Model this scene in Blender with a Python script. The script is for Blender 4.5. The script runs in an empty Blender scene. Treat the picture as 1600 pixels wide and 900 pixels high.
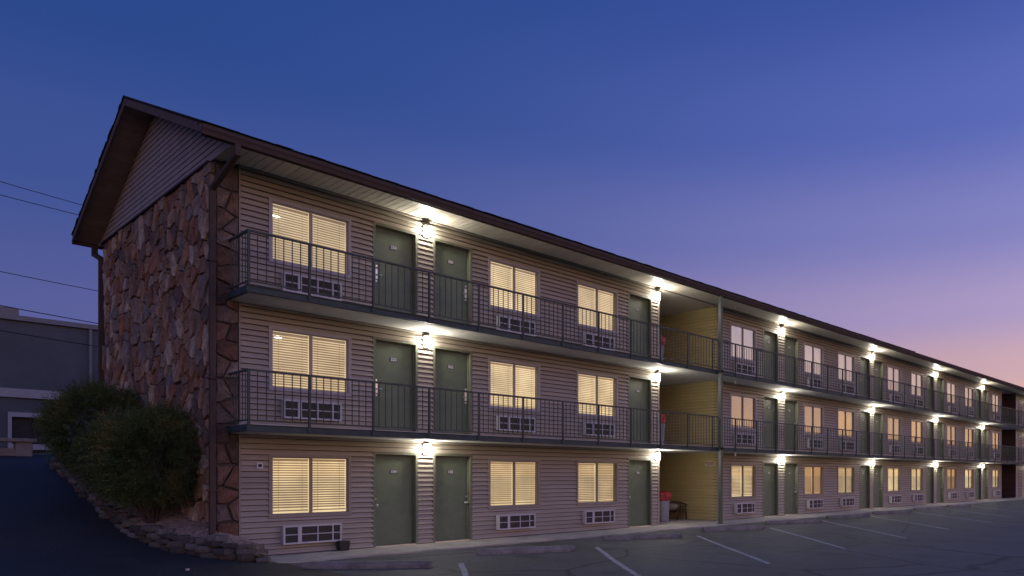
import bpy, math, random
from mathutils import Vector, noise
random.seed(7)
R = math.radians
scene = bpy.context.scene
C = scene.collection

# ------------------------------------------------------------------ camera
F, CX, HY = 1143.0, 1100.0, 743.0           # focal length, principal column, horizon row (1600 px wide frame)
AL = math.atan2(925.0, 1143.0)              # angle between the view and the long facade
CA, SA = math.cos(AL), math.sin(AL)
CAM = Vector((-4.94, -15.9, 1.594))
cd = bpy.data.cameras.new('camera')
cam = bpy.data.objects.new('camera', cd); C.objects.link(cam)
cam.location = CAM
cam.rotation_euler = (R(90), 0, AL - R(90))
cd.sensor_width = 36; cd.lens = 36 * F / 1600
cd.shift_x = -(CX - 800) / 1600; cd.shift_y = (HY - 450) / 1600
cd.clip_start = 0.1; cd.clip_end = 4000
scene.camera = cam

# ------------------------------------------------------------------ world: clear dusk sky, afterglow low on the right
def lin(r, g, b, k=1.0):
    f = lambda c: ((c/255 + 0.055)/1.055)**2.4 if c > 10 else c/255/12.92
    return (f(r)*k, f(g)*k, f(b)*k, 1)
SUN_AZ = R(-68)
wd = bpy.data.worlds.new('World'); scene.world = wd; wd.use_nodes = True
nt = wd.node_tree; nt.nodes.clear()
def N(t, **k):
    n = nt.nodes.new(t)
    for a, v in k.items(): setattr(n, a, v)
    return n
L = nt.links.new
tc = N('ShaderNodeTexCoord'); nrm = N('ShaderNodeVectorMath', operation='NORMALIZE'); L(tc.outputs['Generated'], nrm.inputs[0])
sep = N('ShaderNodeSeparateXYZ'); L(nrm.outputs[0], sep.inputs[0])
asn = N('ShaderNodeMath', operation='ARCSINE'); L(sep.outputs[2], asn.inputs[0])
elv = N('ShaderNodeMath', operation='DIVIDE', use_clamp=True); L(asn.outputs[0], elv.inputs[0]); elv.inputs[1].default_value = R(90)
flat = N('ShaderNodeVectorMath', operation='MULTIPLY'); L(nrm.outputs[0], flat.inputs[0]); flat.inputs[1].default_value = (1, 1, 0)
fn = N('ShaderNodeVectorMath', operation='NORMALIZE'); L(flat.outputs[0], fn.inputs[0])
dt = N('ShaderNodeVectorMath', operation='DOT_PRODUCT'); L(fn.outputs[0], dt.inputs[0]); dt.inputs[1].default_value = (math.cos(SUN_AZ), math.sin(SUN_AZ), 0)
mr = N('ShaderNodeMapRange', interpolation_type='SMOOTHSTEP'); L(dt.outputs['Value'], mr.inputs[0])
mr.inputs[1].default_value = -0.95; mr.inputs[2].default_value = 0.25
def ramp(stops):
    r = N('ShaderNodeValToRGB'); e = r.color_ramp.elements; r.color_ramp.interpolation = 'B_SPLINE' if False else 'EASE'
    while len(e) < len(stops): e.new(0.5)
    for el, (deg, c) in zip(e, stops): el.position = deg/90; el.color = c
    L(elv.outputs[0], r.inputs[0]); return r
cool = ramp([(0, lin(112, 108, 158)), (9, lin(84, 92, 152)), (18, lin(58, 80, 146)), (27, lin(38, 70, 138)), (60, lin(26, 52, 112))])
warm = ramp([(0, lin(244, 176, 122)), (4, lin(232, 180, 150)), (8, lin(204, 168, 178)), (12, lin(172, 154, 196)), (18, lin(130, 130, 192)), (25, lin(90, 105, 182)), (34, lin(62, 84, 162)), (60, lin(32, 60, 122))])
mx = N('ShaderNodeMix', data_type='RGBA'); L(mr.outputs[0], mx.inputs['Factor']); L(cool.outputs[0], mx.inputs['A']); L(warm.outputs[0], mx.inputs['B'])
sky = N('ShaderNodeTexSky', sky_type='NISHITA'); sky.sun_disc = False; sky.sun_elevation = R(-3); sky.sun_rotation = R(90) - SUN_AZ
sk = N('ShaderNodeVectorMath', operation='SCALE'); L(sky.outputs[0], sk.inputs[0]); sk.inputs['Scale'].default_value = 0.05
ad = N('ShaderNodeVectorMath', operation='ADD'); L(mx.outputs['Result'], ad.inputs[0]); L(sk.outputs[0], ad.inputs[1])
gl = N('ShaderNodeMapRange', interpolation_type='SMOOTHSTEP'); L(dt.outputs['Value'], gl.inputs[0]); gl.inputs[1].default_value = 0.0; gl.inputs[2].default_value = 1.0
gt = N('ShaderNodeMix', data_type='RGBA'); L(gl.outputs[0], gt.inputs['Factor']); gt.inputs['A'].default_value = (1, 1, 1, 1); gt.inputs['B'].default_value = (1.7, 1.75, 1.6, 1)
gm = N('ShaderNodeVectorMath', operation='MULTIPLY'); L(ad.outputs[0], gm.inputs[0]); L(gt.outputs['Result'], gm.inputs[1])
bg = N('ShaderNodeBackground'); L(gm.outputs[0], bg.inputs[0]); bg.inputs[1].default_value = 1.0
wo = N('ShaderNodeOutputWorld'); L(bg.outputs[0], wo.inputs[0])

vs = scene.view_settings
vs.view_transform = 'Standard'; vs.look = 'None'; vs.gamma = 1; vs.exposure = 0
scene.render.engine = 'CYCLES'
cy = scene.cycles
cy.use_denoising = True; cy.max_bounces = 6; cy.transparent_max_bounces = 12; cy.sample_clamp_indirect = 4
cy.caustics_reflective = False; cy.caustics_refractive = False

# ------------------------------------------------------------------ pixel helpers
def at_plane_y(px, y=0.0):                  # where a pixel column meets the vertical plane y
    t = (px - CX) / F
    s = (y - CAM.y) / (SA - t*CA)
    return CAM.x + s*(CA + t*SA), s
def fx(px, y=0.0): return at_plane_y(px, y)[0]
def ground(px, py, z=0.0):                  # where a pixel meets a horizontal plane
    s = (CAM.z - z) * F / (py - HY); t = (px - CX)/F
    return Vector((CAM.x + s*(CA + t*SA), CAM.y + s*(SA - t*CA), z))
def at_y(px, py, y):
    x, s = at_plane_y(px, y)
    return Vector((x, y, CAM.z + (HY - py)/F*s))

# ------------------------------------------------------------------ materials
def new_mat(name):
    m = bpy.data.materials.new(name); m.use_nodes = True
    t = m.node_tree; return m, t, t.nodes['Principled BSDF']
def mat(name, col, rough=0.6, var=0.12, scale=6.0, bump=0.0, bscale=40.0, metal=0.0, objvar=0.0, spec=0.5, col2=None, stretch=(1, 1, 1)):
    m, t, p = new_mat(name)
    p.inputs['Roughness'].default_value = rough; p.inputs['Metallic'].default_value = metal
    p.inputs['Specular IOR Level'].default_value = spec
    tx = t.nodes.new('ShaderNodeTexCoord'); mp = t.nodes.new('ShaderNodeMapping'); t.links.new(tx.outputs['Object'], mp.inputs[0]); mp.inputs['Scale'].default_value = stretch
    n = t.nodes.new('ShaderNodeTexNoise'); n.inputs['Scale'].default_value = scale; n.inputs['Detail'].default_value = 6; n.inputs['Roughness'].default_value = 0.65
    t.links.new(mp.outputs[0], n.inputs['Vector'])
    r = t.nodes.new('ShaderNodeValToRGB'); r.color_ramp.elements[0].position = 0.3; r.color_ramp.elements[1].position = 0.7
    a = [max(0, c*(1-var)) for c in col]; b = [min(1, c*(1+var)) for c in (col2 or col)]
    r.color_ramp.elements[0].color = (*a, 1); r.color_ramp.elements[1].color = (*b, 1)
    t.links.new(n.outputs['Fac'], r.inputs[0])
    out = r.outputs[0]
    if objvar:
        oi = t.nodes.new('ShaderNodeObjectInfo'); mr_ = t.nodes.new('ShaderNodeMapRange'); t.links.new(oi.outputs['Random'], mr_.inputs[0])
        mr_.inputs[3].default_value = 1-objvar; mr_.inputs[4].default_value = 1+objvar
        v = t.nodes.new('ShaderNodeVectorMath'); v.operation = 'SCALE'; t.links.new(out, v.inputs[0]); t.links.new(mr_.outputs[0], v.inputs['Scale']); out = v.outputs[0]
    t.links.new(out, p.inputs['Base Color'])
    if bump:
        n2 = t.nodes.new('ShaderNodeTexNoise'); n2.inputs['Scale'].default_value = bscale; n2.inputs['Detail'].default_value = 5; t.links.new(mp.outputs[0], n2.inputs['Vector'])
        b_ = t.nodes.new('ShaderNodeBump'); b_.inputs['Strength'].default_value = bump; b_.inputs['Distance'].default_value = 0.02
        t.links.new(n2.outputs['Fac'], b_.inputs['Height']); t.links.new(b_.outputs[0], p.inputs['Normal'])
    return m
M = {}
M['siding'] = mat('tan vinyl siding', (0.405, 0.36, 0.295), 0.55, 0.13, 1.6, 0.05, 60, objvar=0.05, stretch=(0.4, 1, 3))
M['siding_far'] = mat('tan vinyl siding long run', (0.405, 0.36, 0.295), 0.55, 0.13, 1.6, 0.05, 60, stretch=(0.4, 1, 3))
M['lap_shade'] = mat('lap shade tone behind siding', (0.085, 0.072, 0.06), 0.9, 0.2, 3.0)  # dark backing colour stands in for shade lines under the siding laps
M['cream'] = mat('siding tinted lamplight yellow', (0.56, 0.46, 0.23), 0.55, 0.10, 2.0, stretch=(1, 0.4, 3))  # yellow of the breezeway lamplight is put into the siding colour
M['gable'] = mat('gable siding', (0.47, 0.39, 0.315), 0.65, 0.10, 2.0, objvar=0.05)
M['trim'] = mat('tan trim', (0.33, 0.285, 0.235), 0.5, 0.06)
M['wtrim'] = mat('pale window frame', (0.42, 0.385, 0.38), 0.45, 0.05)
M['soffit'] = mat('vinyl soffit', (0.70, 0.65, 0.54), 0.5, 0.07, 3.0, objvar=0.06)
M['rakesoffit'] = mat('brown rake soffit', (0.33, 0.26, 0.20), 0.8, 0.15, 5.0, objvar=0.1)
M['slab'] = mat('painted concrete slab', (0.68, 0.66, 0.60), 0.8, 0.12, 3.0, 0.1)
M['walk'] = mat('worn concrete walk', (0.50, 0.44, 0.345), 0.85, 0.3, 1.7, 0.25, 30)
M['green'] = mat('green door paint', (0.125, 0.165, 0.105), 0.5, 0.14, 4.0, 0.04, 80, objvar=0.06)
M['greenframe'] = mat('green frame paint', (0.17, 0.18, 0.125), 0.5, 0.1)
M['rail'] = mat('dark green railing paint', (0.065, 0.082, 0.065), 0.6, 0.2, 12)
M['post'] = mat('green post paint', (0.10, 0.125, 0.085), 0.45, 0.2, 5)
M['beam'] = mat('dark blue green beam paint', (0.048, 0.075, 0.070), 0.6, 0.3, 4)
M['brown'] = mat('brown gutter paint', (0.095, 0.066, 0.052), 0.75, 0.15, 5, spec=0.25)
M['rake'] = mat('rake fascia paint', (0.17, 0.125, 0.10), 0.85, 0.12, 5, spec=0.2)
M['roof'] = mat('dark asphalt shingle', (0.035, 0.033, 0.036), 0.9, 0.4, 30, 0.5, 60)
M['metal'] = mat('satin nickel', (0.75, 0.73, 0.70), 0.28, 0.05, metal=1.0)
M['acwhite'] = mat('air conditioner grey white', (0.58, 0.56, 0.58), 0.45, 0.07, 8)
M['dark'] = mat('dark grille', (0.022, 0.021, 0.024), 0.5, 0.3, 20)
M['fin'] = mat('grille fin', (0.09, 0.085, 0.09), 0.5, 0.2, 20)
M['plate'] = mat('blue grey number plate', (0.06, 0.07, 0.09), 0.4, 0.1)
M['white'] = mat('white lettering', (0.75, 0.75, 0.76), 0.5, 0.05)
M['mortar'] = mat('dark recessed mortar', (0.10, 0.082, 0.07), 0.95, 0.3, 14, 0.3)
M['red'] = mat('red plastic', (0.36, 0.03, 0.035), 0.45, 0.08)
M['greyplastic'] = mat('grey plastic', (0.30, 0.30, 0.36), 0.5, 0.08)
M['iron'] = mat('black iron', (0.02, 0.018, 0.017), 0.5, 0.2)
M['cloth'] = mat('pale cloth', (0.45, 0.38, 0.33), 0.9, 0.2, 9)
M['line'] = mat('worn white line paint', (0.42, 0.41, 0.40), 0.7, 0.6, 14, 0.2, 60)
M['stop'] = mat('weathered concrete wheel stop', (0.26, 0.24, 0.20), 0.85, 0.4, 5, 0.4, 50, objvar=0.15)
M['greywall'] = mat('dark grey painted wall', (0.11, 0.12, 0.125), 0.85, 0.18, 0.6, 0.1, 8)
M['offwhite'] = mat('off white band paint', (0.42, 0.40, 0.38), 0.7, 0.1)
M['grey'] = mat('light grey roof edge', (0.22, 0.215, 0.22), 0.6, 0.1)
M['darkbrown'] = mat('dark brown shutter', (0.03, 0.022, 0.018), 0.6, 0.2)
M['beige'] = mat('pale stone', (0.36, 0.31, 0.25), 0.9, 0.2, 5, 0.3)
M['wire'] = mat('black cable', (0.015, 0.015, 0.018), 0.7, 0.1)
M['gravel'] = mat('brown gravel soil', (0.22, 0.165, 0.12), 0.95, 0.5, 26, 0.8, 60)
M['pebble'] = mat('pebble', (0.36, 0.27, 0.21), 0.9, 0.45, 9)
M['bark'] = mat('shrub bark', (0.07, 0.05, 0.035), 0.9, 0.3, 20)
M['whitestone'] = mat('white rock', (0.6, 0.56, 0.5), 0.85, 0.15, 8, 0.3)

def stone_mat(name, cols, var=0.45, bump=0.8, island=False):
    m, t, p = new_mat(name); p.inputs['Roughness'].default_value = 0.85
    oi = t.nodes.new('ShaderNodeNewGeometry' if island else 'ShaderNodeObjectInfo'); r = t.nodes.new('ShaderNodeValToRGB'); r.color_ramp.interpolation = 'CONSTANT'
    e = r.color_ramp.elements
    while len(e) < len(cols): e.new(0.5)
    for i, (el, c) in enumerate(zip(e, cols)): el.position = i/len(cols); el.color = (*c, 1)
    t.links.new(oi.outputs['Random Per Island' if island else 'Random'], r.inputs[0])
    tx = t.nodes.new('ShaderNodeTexCoord')
    n = t.nodes.new('ShaderNodeTexNoise'); n.inputs['Scale'].default_value = 5; n.inputs['Detail'].default_value = 7; n.inputs['Roughness'].default_value = 0.7
    t.links.new(tx.outputs['Object'], n.inputs['Vector'])
    mr_ = t.nodes.new('ShaderNodeMapRange'); t.links.new(n.outputs['Fac'], mr_.inputs[0]); mr_.inputs[1].default_value = 0.3; mr_.inputs[2].default_value = 0.7; mr_.inputs[3].default_value = 1-var; mr_.inputs[4].default_value = 1+var
    v = t.nodes.new('ShaderNodeVectorMath'); v.operation = 'SCALE'; t.links.new(r.outputs[0], v.inputs[0]); t.links.new(mr_.outputs[0], v.inputs['Scale'])
    t.links.new(v.outputs[0], p.inputs['Base Color'])
    n2 = t.nodes.new('ShaderNodeTexNoise'); n2.inputs['Scale'].default_value = 14; n2.inputs['Detail'].default_value = 6; t.links.new(tx.outputs['Object'], n2.inputs['Vector'])
    b_ = t.nodes.new('ShaderNodeBump'); b_.inputs['Strength'].default_value = bump; b_.inputs['Distance'].default_value = 0.04; t.links.new(n2.outputs['Fac'], b_.inputs['Height']); t.links.new(b_.outputs[0], p.inputs['Normal'])
    return m
WARM = [(0.34, 0.19, 0.11), (0.42, 0.26, 0.165), (0.24, 0.155, 0.105), (0.38, 0.19, 0.105), (0.48, 0.35, 0.235), (0.28, 0.215, 0.17), (0.36, 0.235, 0.145), (0.56, 0.43, 0.31), (0.20, 0.125, 0.09), (0.41, 0.24, 0.15), (0.31, 0.16, 0.095), (0.35, 0.265, 0.20)]
M['stone'] = stone_mat('brown fieldstone', [(r*0.98, g_*1.0, b_*0.92) for r, g_, b_ in WARM])
M['stone_small'] = stone_mat('brown fieldstone chips', [(r*0.98, g_*1.0, b_*0.92) for r, g_, b_ in WARM], island=True)
M['pierstone'] = stone_mat('dark red brown block', [(r*0.46, g_*0.46, b_*0.52) for r, g_, b_ in WARM])
M['edgestone'] = stone_mat('grey brown slab rock', [(0.085, 0.078, 0.06), (0.11, 0.095, 0.07), (0.06, 0.053, 0.042), (0.145, 0.128, 0.10), (0.075, 0.06, 0.04), (0.17, 0.155, 0.13)])

def brick_mat():
    m, t, p = new_mat('dark red brick'); p.inputs['Roughness'].default_value = 0.85
    tx = t.nodes.new('ShaderNodeTexCoord'); mp = t.nodes.new('ShaderNodeMapping'); t.links.new(tx.outputs['Object'], mp.inputs[0]); mp.inputs['Rotation'].default_value = (R(90), 0, R(90))
    b = t.nodes.new('ShaderNodeTexBrick'); t.links.new(mp.outputs[0], b.inputs[0]); b.inputs['Scale'].default_value = 4.5
    b.inputs['Color1'].default_value = (0.13, 0.06, 0.045, 1); b.inputs['Color2'].default_value = (0.09, 0.045, 0.035, 1); b.inputs['Mortar'].default_value = (0.16, 0.13, 0.11, 1)
    t.links.new(b.outputs[0], p.inputs['Base Color']); return m
M['brick'] = brick_mat()

def emit_mat(name, col, k, trans=0.0, noise_amt=0.0, diffuse=None):
    m = bpy.data.materials.new(name); m.use_nodes = True; t = m.node_tree; t.nodes.clear()
    o = t.nodes.new('ShaderNodeOutputMaterial'); e = t.nodes.new('ShaderNodeEmission'); e.inputs[0].default_value = (*col, 1); e.inputs[1].default_value = k
    last = e.outputs[0]
    if noise_amt:
        tx = t.nodes.new('ShaderNodeTexCoord'); n = t.nodes.new('ShaderNodeTexNoise'); n.inputs['Scale'].default_value = 1.6; n.inputs['Detail'].default_value = 2
        oi = t.nodes.new('ShaderNodeObjectInfo'); av = t.nodes.new('ShaderNodeVectorMath'); t.links.new(tx.outputs['Object'], av.inputs[0]); t.links.new(oi.outputs['Location'], av.inputs[1]); t.links.new(av.outputs[0], n.inputs['Vector'])
        mr_ = t.nodes.new('ShaderNodeMapRange'); t.links.new(n.outputs['Fac'], mr_.inputs[0]); mr_.inputs[1].default_value = 0.3; mr_.inputs[2].default_value = 0.7
        mr_.inputs[3].default_value = k*(1-noise_amt); mr_.inputs[4].default_value = k*(1+noise_amt)
        mul = t.nodes.new('ShaderNodeMath'); mul.operation = 'MULTIPLY'; r2 = t.nodes.new('ShaderNodeMapRange'); t.links.new(oi.outputs['Random'], r2.inputs[0]); r2.inputs[3].default_value = 0.70; r2.inputs[4].default_value = 1.18
        t.links.new(mr_.outputs[0], mul.inputs[0]); t.links.new(r2.outputs[0], mul.inputs[1]); t.links.new(mul.outputs[0], e.inputs[1])
    if diffuse:
        d = t.nodes.new('ShaderNodeBsdfDiffuse'); d.inputs[0].default_value = (*diffuse, 1); a = t.nodes.new('ShaderNodeAddShader'); t.links.new(last, a.inputs[0]); t.links.new(d.outputs[0], a.inputs[1]); last = a.outputs[0]
    if trans:
        tr = t.nodes.new('ShaderNodeBsdfTransparent'); x = t.nodes.new('ShaderNodeMixShader'); x.inputs[0].default_value = trans; t.links.new(last, x.inputs[1]); t.links.new(tr.outputs[0], x.inputs[2]); last = x.outputs[0]
    t.links.new(last, o.inputs[0]); return m
M['lampglass'] = emit_mat('lit lamp glass', (1.0, 0.93, 0.80), 9.0, 0.7)
M['room'] = emit_mat('lit room behind blind', (1.0, 0.75, 0.42), 1.05, 0, 0.2)
M['slat'] = emit_mat('backlit blind slat', (1.0, 0.64, 0.31), 0.26, 0, 0.15, (0.30, 0.26, 0.20))
M['room_dim'] = emit_mat('dim curtained room', (1.0, 0.66, 0.40), 0.22, 0, 0.3)  # low glow put into upper right rooms and slats that are unlit
M['slat_dim'] = emit_mat('dim glowing blind slat', (1.0, 0.72, 0.50), 0.12, 0, 0.2, (0.4, 0.35, 0.30))
M['room_pale'] = emit_mat('pale curtained room', (1.0, 0.78, 0.62), 0.50, 0, 0.2)  # pale glow put into unlit top floor curtains and slats
M['slat_pale'] = emit_mat('pale glowing blind slat', (1.0, 0.80, 0.66), 0.32, 0, 0.15, (0.4, 0.36, 0.33))
M['room_amber'] = emit_mat('amber lit room', (1.0, 0.60, 0.26), 0.72, 0, 0.25)
M['slat_amber'] = emit_mat('amber backlit slat', (1.0, 0.58, 0.26), 0.28, 0, 0.2, (0.3, 0.24, 0.18))
M['bulb'] = emit_mat('bright ceiling lamp', (1.0, 0.92, 0.75), 7.0)
M['coldlit'] = emit_mat('cold lit vending front', (0.75, 0.85, 1.0), 1.6)
def glass_mat(name, f0):
    m = bpy.data.materials.new(name); m.use_nodes = True; t = m.node_tree; t.nodes.clear()
    o = t.nodes.new('ShaderNodeOutputMaterial'); lw = t.nodes.new('ShaderNodeLayerWeight'); lw.inputs[0].default_value = 0.5
    pw = t.nodes.new('ShaderNodeMath'); pw.operation = 'POWER'; t.links.new(lw.outputs['Facing'], pw.inputs[0]); pw.inputs[1].default_value = 5
    fr = t.nodes.new('ShaderNodeMapRange'); t.links.new(pw.outputs[0], fr.inputs[0]); fr.inputs[3].default_value = f0; fr.inputs[4].default_value = 1.0
    g = t.nodes.new('ShaderNodeBsdfGlossy'); g.inputs['Roughness'].default_value = 0.015; tr = t.nodes.new('ShaderNodeBsdfTransparent'); tr.inputs[0].default_value = (0.96, 0.97, 0.97, 1)
    x = t.nodes.new('ShaderNodeMixShader'); t.links.new(fr.outputs[0], x.inputs[0]); t.links.new(tr.outputs[0], x.inputs[1]); t.links.new(g.outputs[0], x.inputs[2]); t.links.new(x.outputs[0], o.inputs[0]); return m
M['glass'] = glass_mat('window glass', 0.03)
M['coated'] = glass_mat('reflective window glass', 0.2)

def asphalt(name, base, tint2, crack=True, rough=0.72):
    m, t, p = new_mat(name)
    tx = t.nodes.new('ShaderNodeTexCoord')
    def nz(s, d=6, rgh=0.6, vec=None):
        n = t.nodes.new('ShaderNodeTexNoise'); n.inputs['Scale'].default_value = s; n.inputs['Detail'].default_value = d; n.inputs['Roughness'].default_value = rgh
        t.links.new(vec or tx.outputs['Object'], n.inputs['Vector']); return n
    big = nz(0.35, 5, 0.7); fine = nz(45, 3)
    r = t.nodes.new('ShaderNodeValToRGB'); r.color_ramp.elements[0].position = 0.35; r.color_ramp.elements[1].position = 0.68
    r.color_ramp.elements[0].color = (*base, 1); r.color_ramp.elements[1].color = (*tint2, 1); t.links.new(big.outputs['Fac'], r.inputs[0])
    mr_ = t.nodes.new('ShaderNodeMapRange'); t.links.new(fine.outputs['Fac'], mr_.inputs[0]); mr_.inputs[1].default_value = 0.3; mr_.inputs[2].default_value = 0.75; mr_.inputs[3].default_value = 0.5; mr_.inputs[4].default_value = 1.6
    v = t.nodes.new('ShaderNodeVectorMath'); v.operation = 'SCALE'; t.links.new(r.outputs[0], v.inputs[0]); t.links.new(mr_.outputs[0], v.inputs['Scale']); out = v.outputs[0]
    if crack:
        wn = nz(1.3, 4); mxv = t.nodes.new('ShaderNodeMix'); mxv.data_type = 'VECTOR'; mxv.inputs['Factor'].default_value = 0.22
        t.links.new(tx.outputs['Object'], mxv.inputs['A']); t.links.new(wn.outputs['Color'], mxv.inputs['B'])
        vo = t.nodes.new('ShaderNodeTexVoronoi'); vo.feature = 'DISTANCE_TO_EDGE'; vo.inputs['Scale'].default_value = 0.33; t.links.new(mxv.outputs['Result'], vo.inputs['Vector'])
        cr = t.nodes.new('ShaderNodeMapRange'); t.links.new(vo.outputs['Distance'], cr.inputs[0]); cr.inputs[1].default_value = 0.002; cr.inputs[2].default_value = 0.016; cr.inputs[3].default_value = 0.35; cr.inputs[4].default_value = 1
        # oil stains and tyre wear
        st = nz(0.9, 3); sr = t.nodes.new('ShaderNodeMapRange'); t.links.new(st.outputs['Fac'], sr.inputs[0]); sr.inputs[1].default_value = 0.58; sr.inputs[2].default_value = 0.72; sr.inputs[3].default_value = 1; sr.inputs[4].default_value = 0.55
        mu = t.nodes.new('ShaderNodeMath'); mu.operation = 'MULTIPLY'; t.links.new(cr.outputs[0], mu.inputs[0]); t.links.new(sr.outputs[0], mu.inputs[1])
        v2 = t.nodes.new('ShaderNodeVectorMath'); v2.operation = 'SCALE'; t.links.new(out, v2.inputs[0]); t.links.new(mu.outputs[0], v2.inputs['Scale']); out = v2.outputs[0]
    t.links.new(out, p.inputs['Base Color'])
    rr = t.nodes.new('ShaderNodeMapRange'); t.links.new(big.outputs['Fac'], rr.inputs[0]); rr.inputs[1].default_value = 0.3; rr.inputs[2].default_value = 0.7; rr.inputs[3].default_value = rough-0.12; rr.inputs[4].default_value = rough+0.12
    t.links.new(rr.outputs[0], p.inputs['Roughness']); p.inputs['Specular IOR Level'].default_value = 0.4
    b_ = t.nodes.new('ShaderNodeBump'); b_.inputs['Strength'].default_value = 0.35; b_.inputs['Distance'].default_value = 0.01; t.links.new(fine.outputs['Fac'], b_.inputs['Height']); t.links.new(b_.outputs[0], p.inputs['Normal'])
    return m
M['lot'] = asphalt('worn parking lot asphalt', (0.060, 0.060, 0.054), (0.165, 0.16, 0.14))
M['drive'] = asphalt('fresh dark driveway asphalt', (0.034, 0.033, 0.030), (0.052, 0.050, 0.044), False, 0.7)

def leaf_mat(name, a, b, tip):
    m, t, p = new_mat(name); p.inputs['Roughness'].default_value = 0.65; p.inputs['Specular IOR Level'].default_value = 0.25
    g = t.nodes.new('ShaderNodeNewGeometry'); tx = t.nodes.new('ShaderNodeTexCoord')
    n = t.nodes.new('ShaderNodeTexNoise'); n.inputs['Scale'].default_value = 1.8; n.inputs['Detail'].default_value = 3; t.links.new(tx.outputs['Object'], n.inputs['Vector'])
    r = t.nodes.new('ShaderNodeValToRGB'); e = r.color_ramp.elements; e.new(0.5)
    for el, (ps, c) in zip(e, ((0.32, a), (0.55, b), (0.72, tip))): el.position = ps; el.color = (*c, 1)
    t.links.new(n.outputs['Fac'], r.inputs[0])
    mr_ = t.nodes.new('ShaderNodeMapRange'); t.links.new(g.outputs['Random Per Island'], mr_.inputs[0]); mr_.inputs[3].default_value = 0.55; mr_.inputs[4].default_value = 1.5
    v = t.nodes.new('ShaderNodeVectorMath'); v.operation = 'SCALE'; t.links.new(r.outputs[0], v.inputs[0]); t.links.new(mr_.outputs[0], v.inputs['Scale']); t.links.new(v.outputs[0], p.inputs['Base Color']); return m
M['leaf'] = leaf_mat('dark evergreen leaf', (0.05, 0.085, 0.030), (0.10, 0.14, 0.042), (0.21, 0.16, 0.05))

# ------------------------------------------------------------------ mesh builder
class MB:
    def __init__(s): s.v = []; s.f = []
    def add(s, vs_, fs):
        o = len(s.v); s.v += [tuple(p) for p in vs_]; s.f += [tuple(i+o for i in f) for f in fs]; return s
    def box(s, x0, x1, y0, y1, z0, z1):
        return s.add([(x0, y0, z0), (x1, y0, z0), (x1, y1, z0), (x0, y1, z0), (x0, y0, z1), (x1, y0, z1), (x1, y1, z1), (x0, y1, z1)],
                     [(0, 3, 2, 1), (4, 5, 6, 7), (0, 1, 5, 4), (1, 2, 6, 5), (2, 3, 7, 6), (3, 0, 4, 7)])
    def prism(s, prof, p0, p1):             # profile points (3-vectors) swept from offset p0 to p1
        n = len(prof); p0, p1 = Vector(p0), Vector(p1)
        vs_ = [Vector(p)+p0 for p in prof] + [Vector(p)+p1 for p in prof]
        return s.add(vs_, [tuple(range(n))[::-1], tuple(range(n, 2*n))] + [(i, (i+1) % n, n+(i+1) % n, n+i) for i in range(n)])
    def tube(s, pts, r, n=6, caps=True):
        pts = [Vector(p) for p in pts]; rings = []; vs_ = []; fs = []
        for i, p in enumerate(pts):
            d = (pts[min(i+1, len(pts)-1)] - pts[max(i-1, 0)]).normalized()
            u = d.cross(Vector((0, 0, 1)) if abs(d.z) < 0.9 else Vector((1, 0, 0))).normalized(); w = d.cross(u)
            rr = r[i] if isinstance(r, (list, tuple)) else r
            for k in range(n):
                a = 2*math.pi*k/n; vs_.append(p + (u*math.cos(a)+w*math.sin(a))*rr)
        for i in range(len(pts)-1):
            for k in range(n): fs.append((i*n+k, i*n+(k+1) % n, (i+1)*n+(k+1) % n, (i+1)*n+k))
        if caps: fs += [tuple(range(n))[::-1], tuple(range((len(pts)-1)*n, len(pts)*n))]
        return s.add(vs_, fs)
    def lathe(s, prof, c=(0, 0, 0), n=20, sx=1, sy=1):
        vs_ = []; fs = []
        for r, z in prof:
            for k in range(n):
                a = 2*math.pi*k/n; vs_.append((c[0]+r*math.cos(a)*sx, c[1]+r*math.sin(a)*sy, c[2]+z))
        for i in range(len(prof)-1):
            for k in range(n): fs.append((i*n+k, i*n+(k+1) % n, (i+1)*n+(k+1) % n, (i+1)*n+k))
        fs += [tuple(range(n))[::-1], tuple(range((len(prof)-1)*n, len(prof)*n))]
        return s.add(vs_, fs)
    def mesh(s, name, m, smooth=False):
        me = bpy.data.meshes.new(name); me.from_pydata(s.v, [], s.f); me.materials.append(M[m] if isinstance(m, str) else m)
        if smooth:
            me.polygons.foreach_set('use_smooth', [True]*len(me.polygons))
        me.update(); return me
    def build(s, name, m, parent=None, smooth=False, kind=None, loc=None):
        return put(name, s.mesh(name, m, smooth), parent, loc, kind)
def put(name, me, parent=None, loc=None, kind=None):
    o = bpy.data.objects.new(name, me); C.objects.link(o)
    if parent: o.parent = parent
    if loc is not None: o.location = loc
    if kind: o['kind'] = kind
    return o
def empty(name, parent=None, loc=(0, 0, 0)):
    o = bpy.data.objects.new(name, None); C.objects.link(o); o.empty_display_size = 0.2; o.location = loc
    if parent: o.parent = parent
    return o
def tag(o, label, cat, group=None):
    o['label'] = label; o['category'] = cat
    if group: o['group'] = group
    return o
def box(name, m, parent, *b, loc=None): return MB().box(*b).build(name, m, parent, loc=loc)
def bevel(o, w, seg=2):
    md = o.modifiers.new('bevel', 'BEVEL'); md.width = w; md.segments = seg; md.limit_method = 'ANGLE'; return o
def interp(x, pts):
    if x <= pts[0][0]: return pts[0][1]
    for (a, p), (b, q) in zip(pts, pts[1:]):
        if x <= b: return p + (q-p)*(x-a)/(b-a)
    return pts[-1][1]
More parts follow.
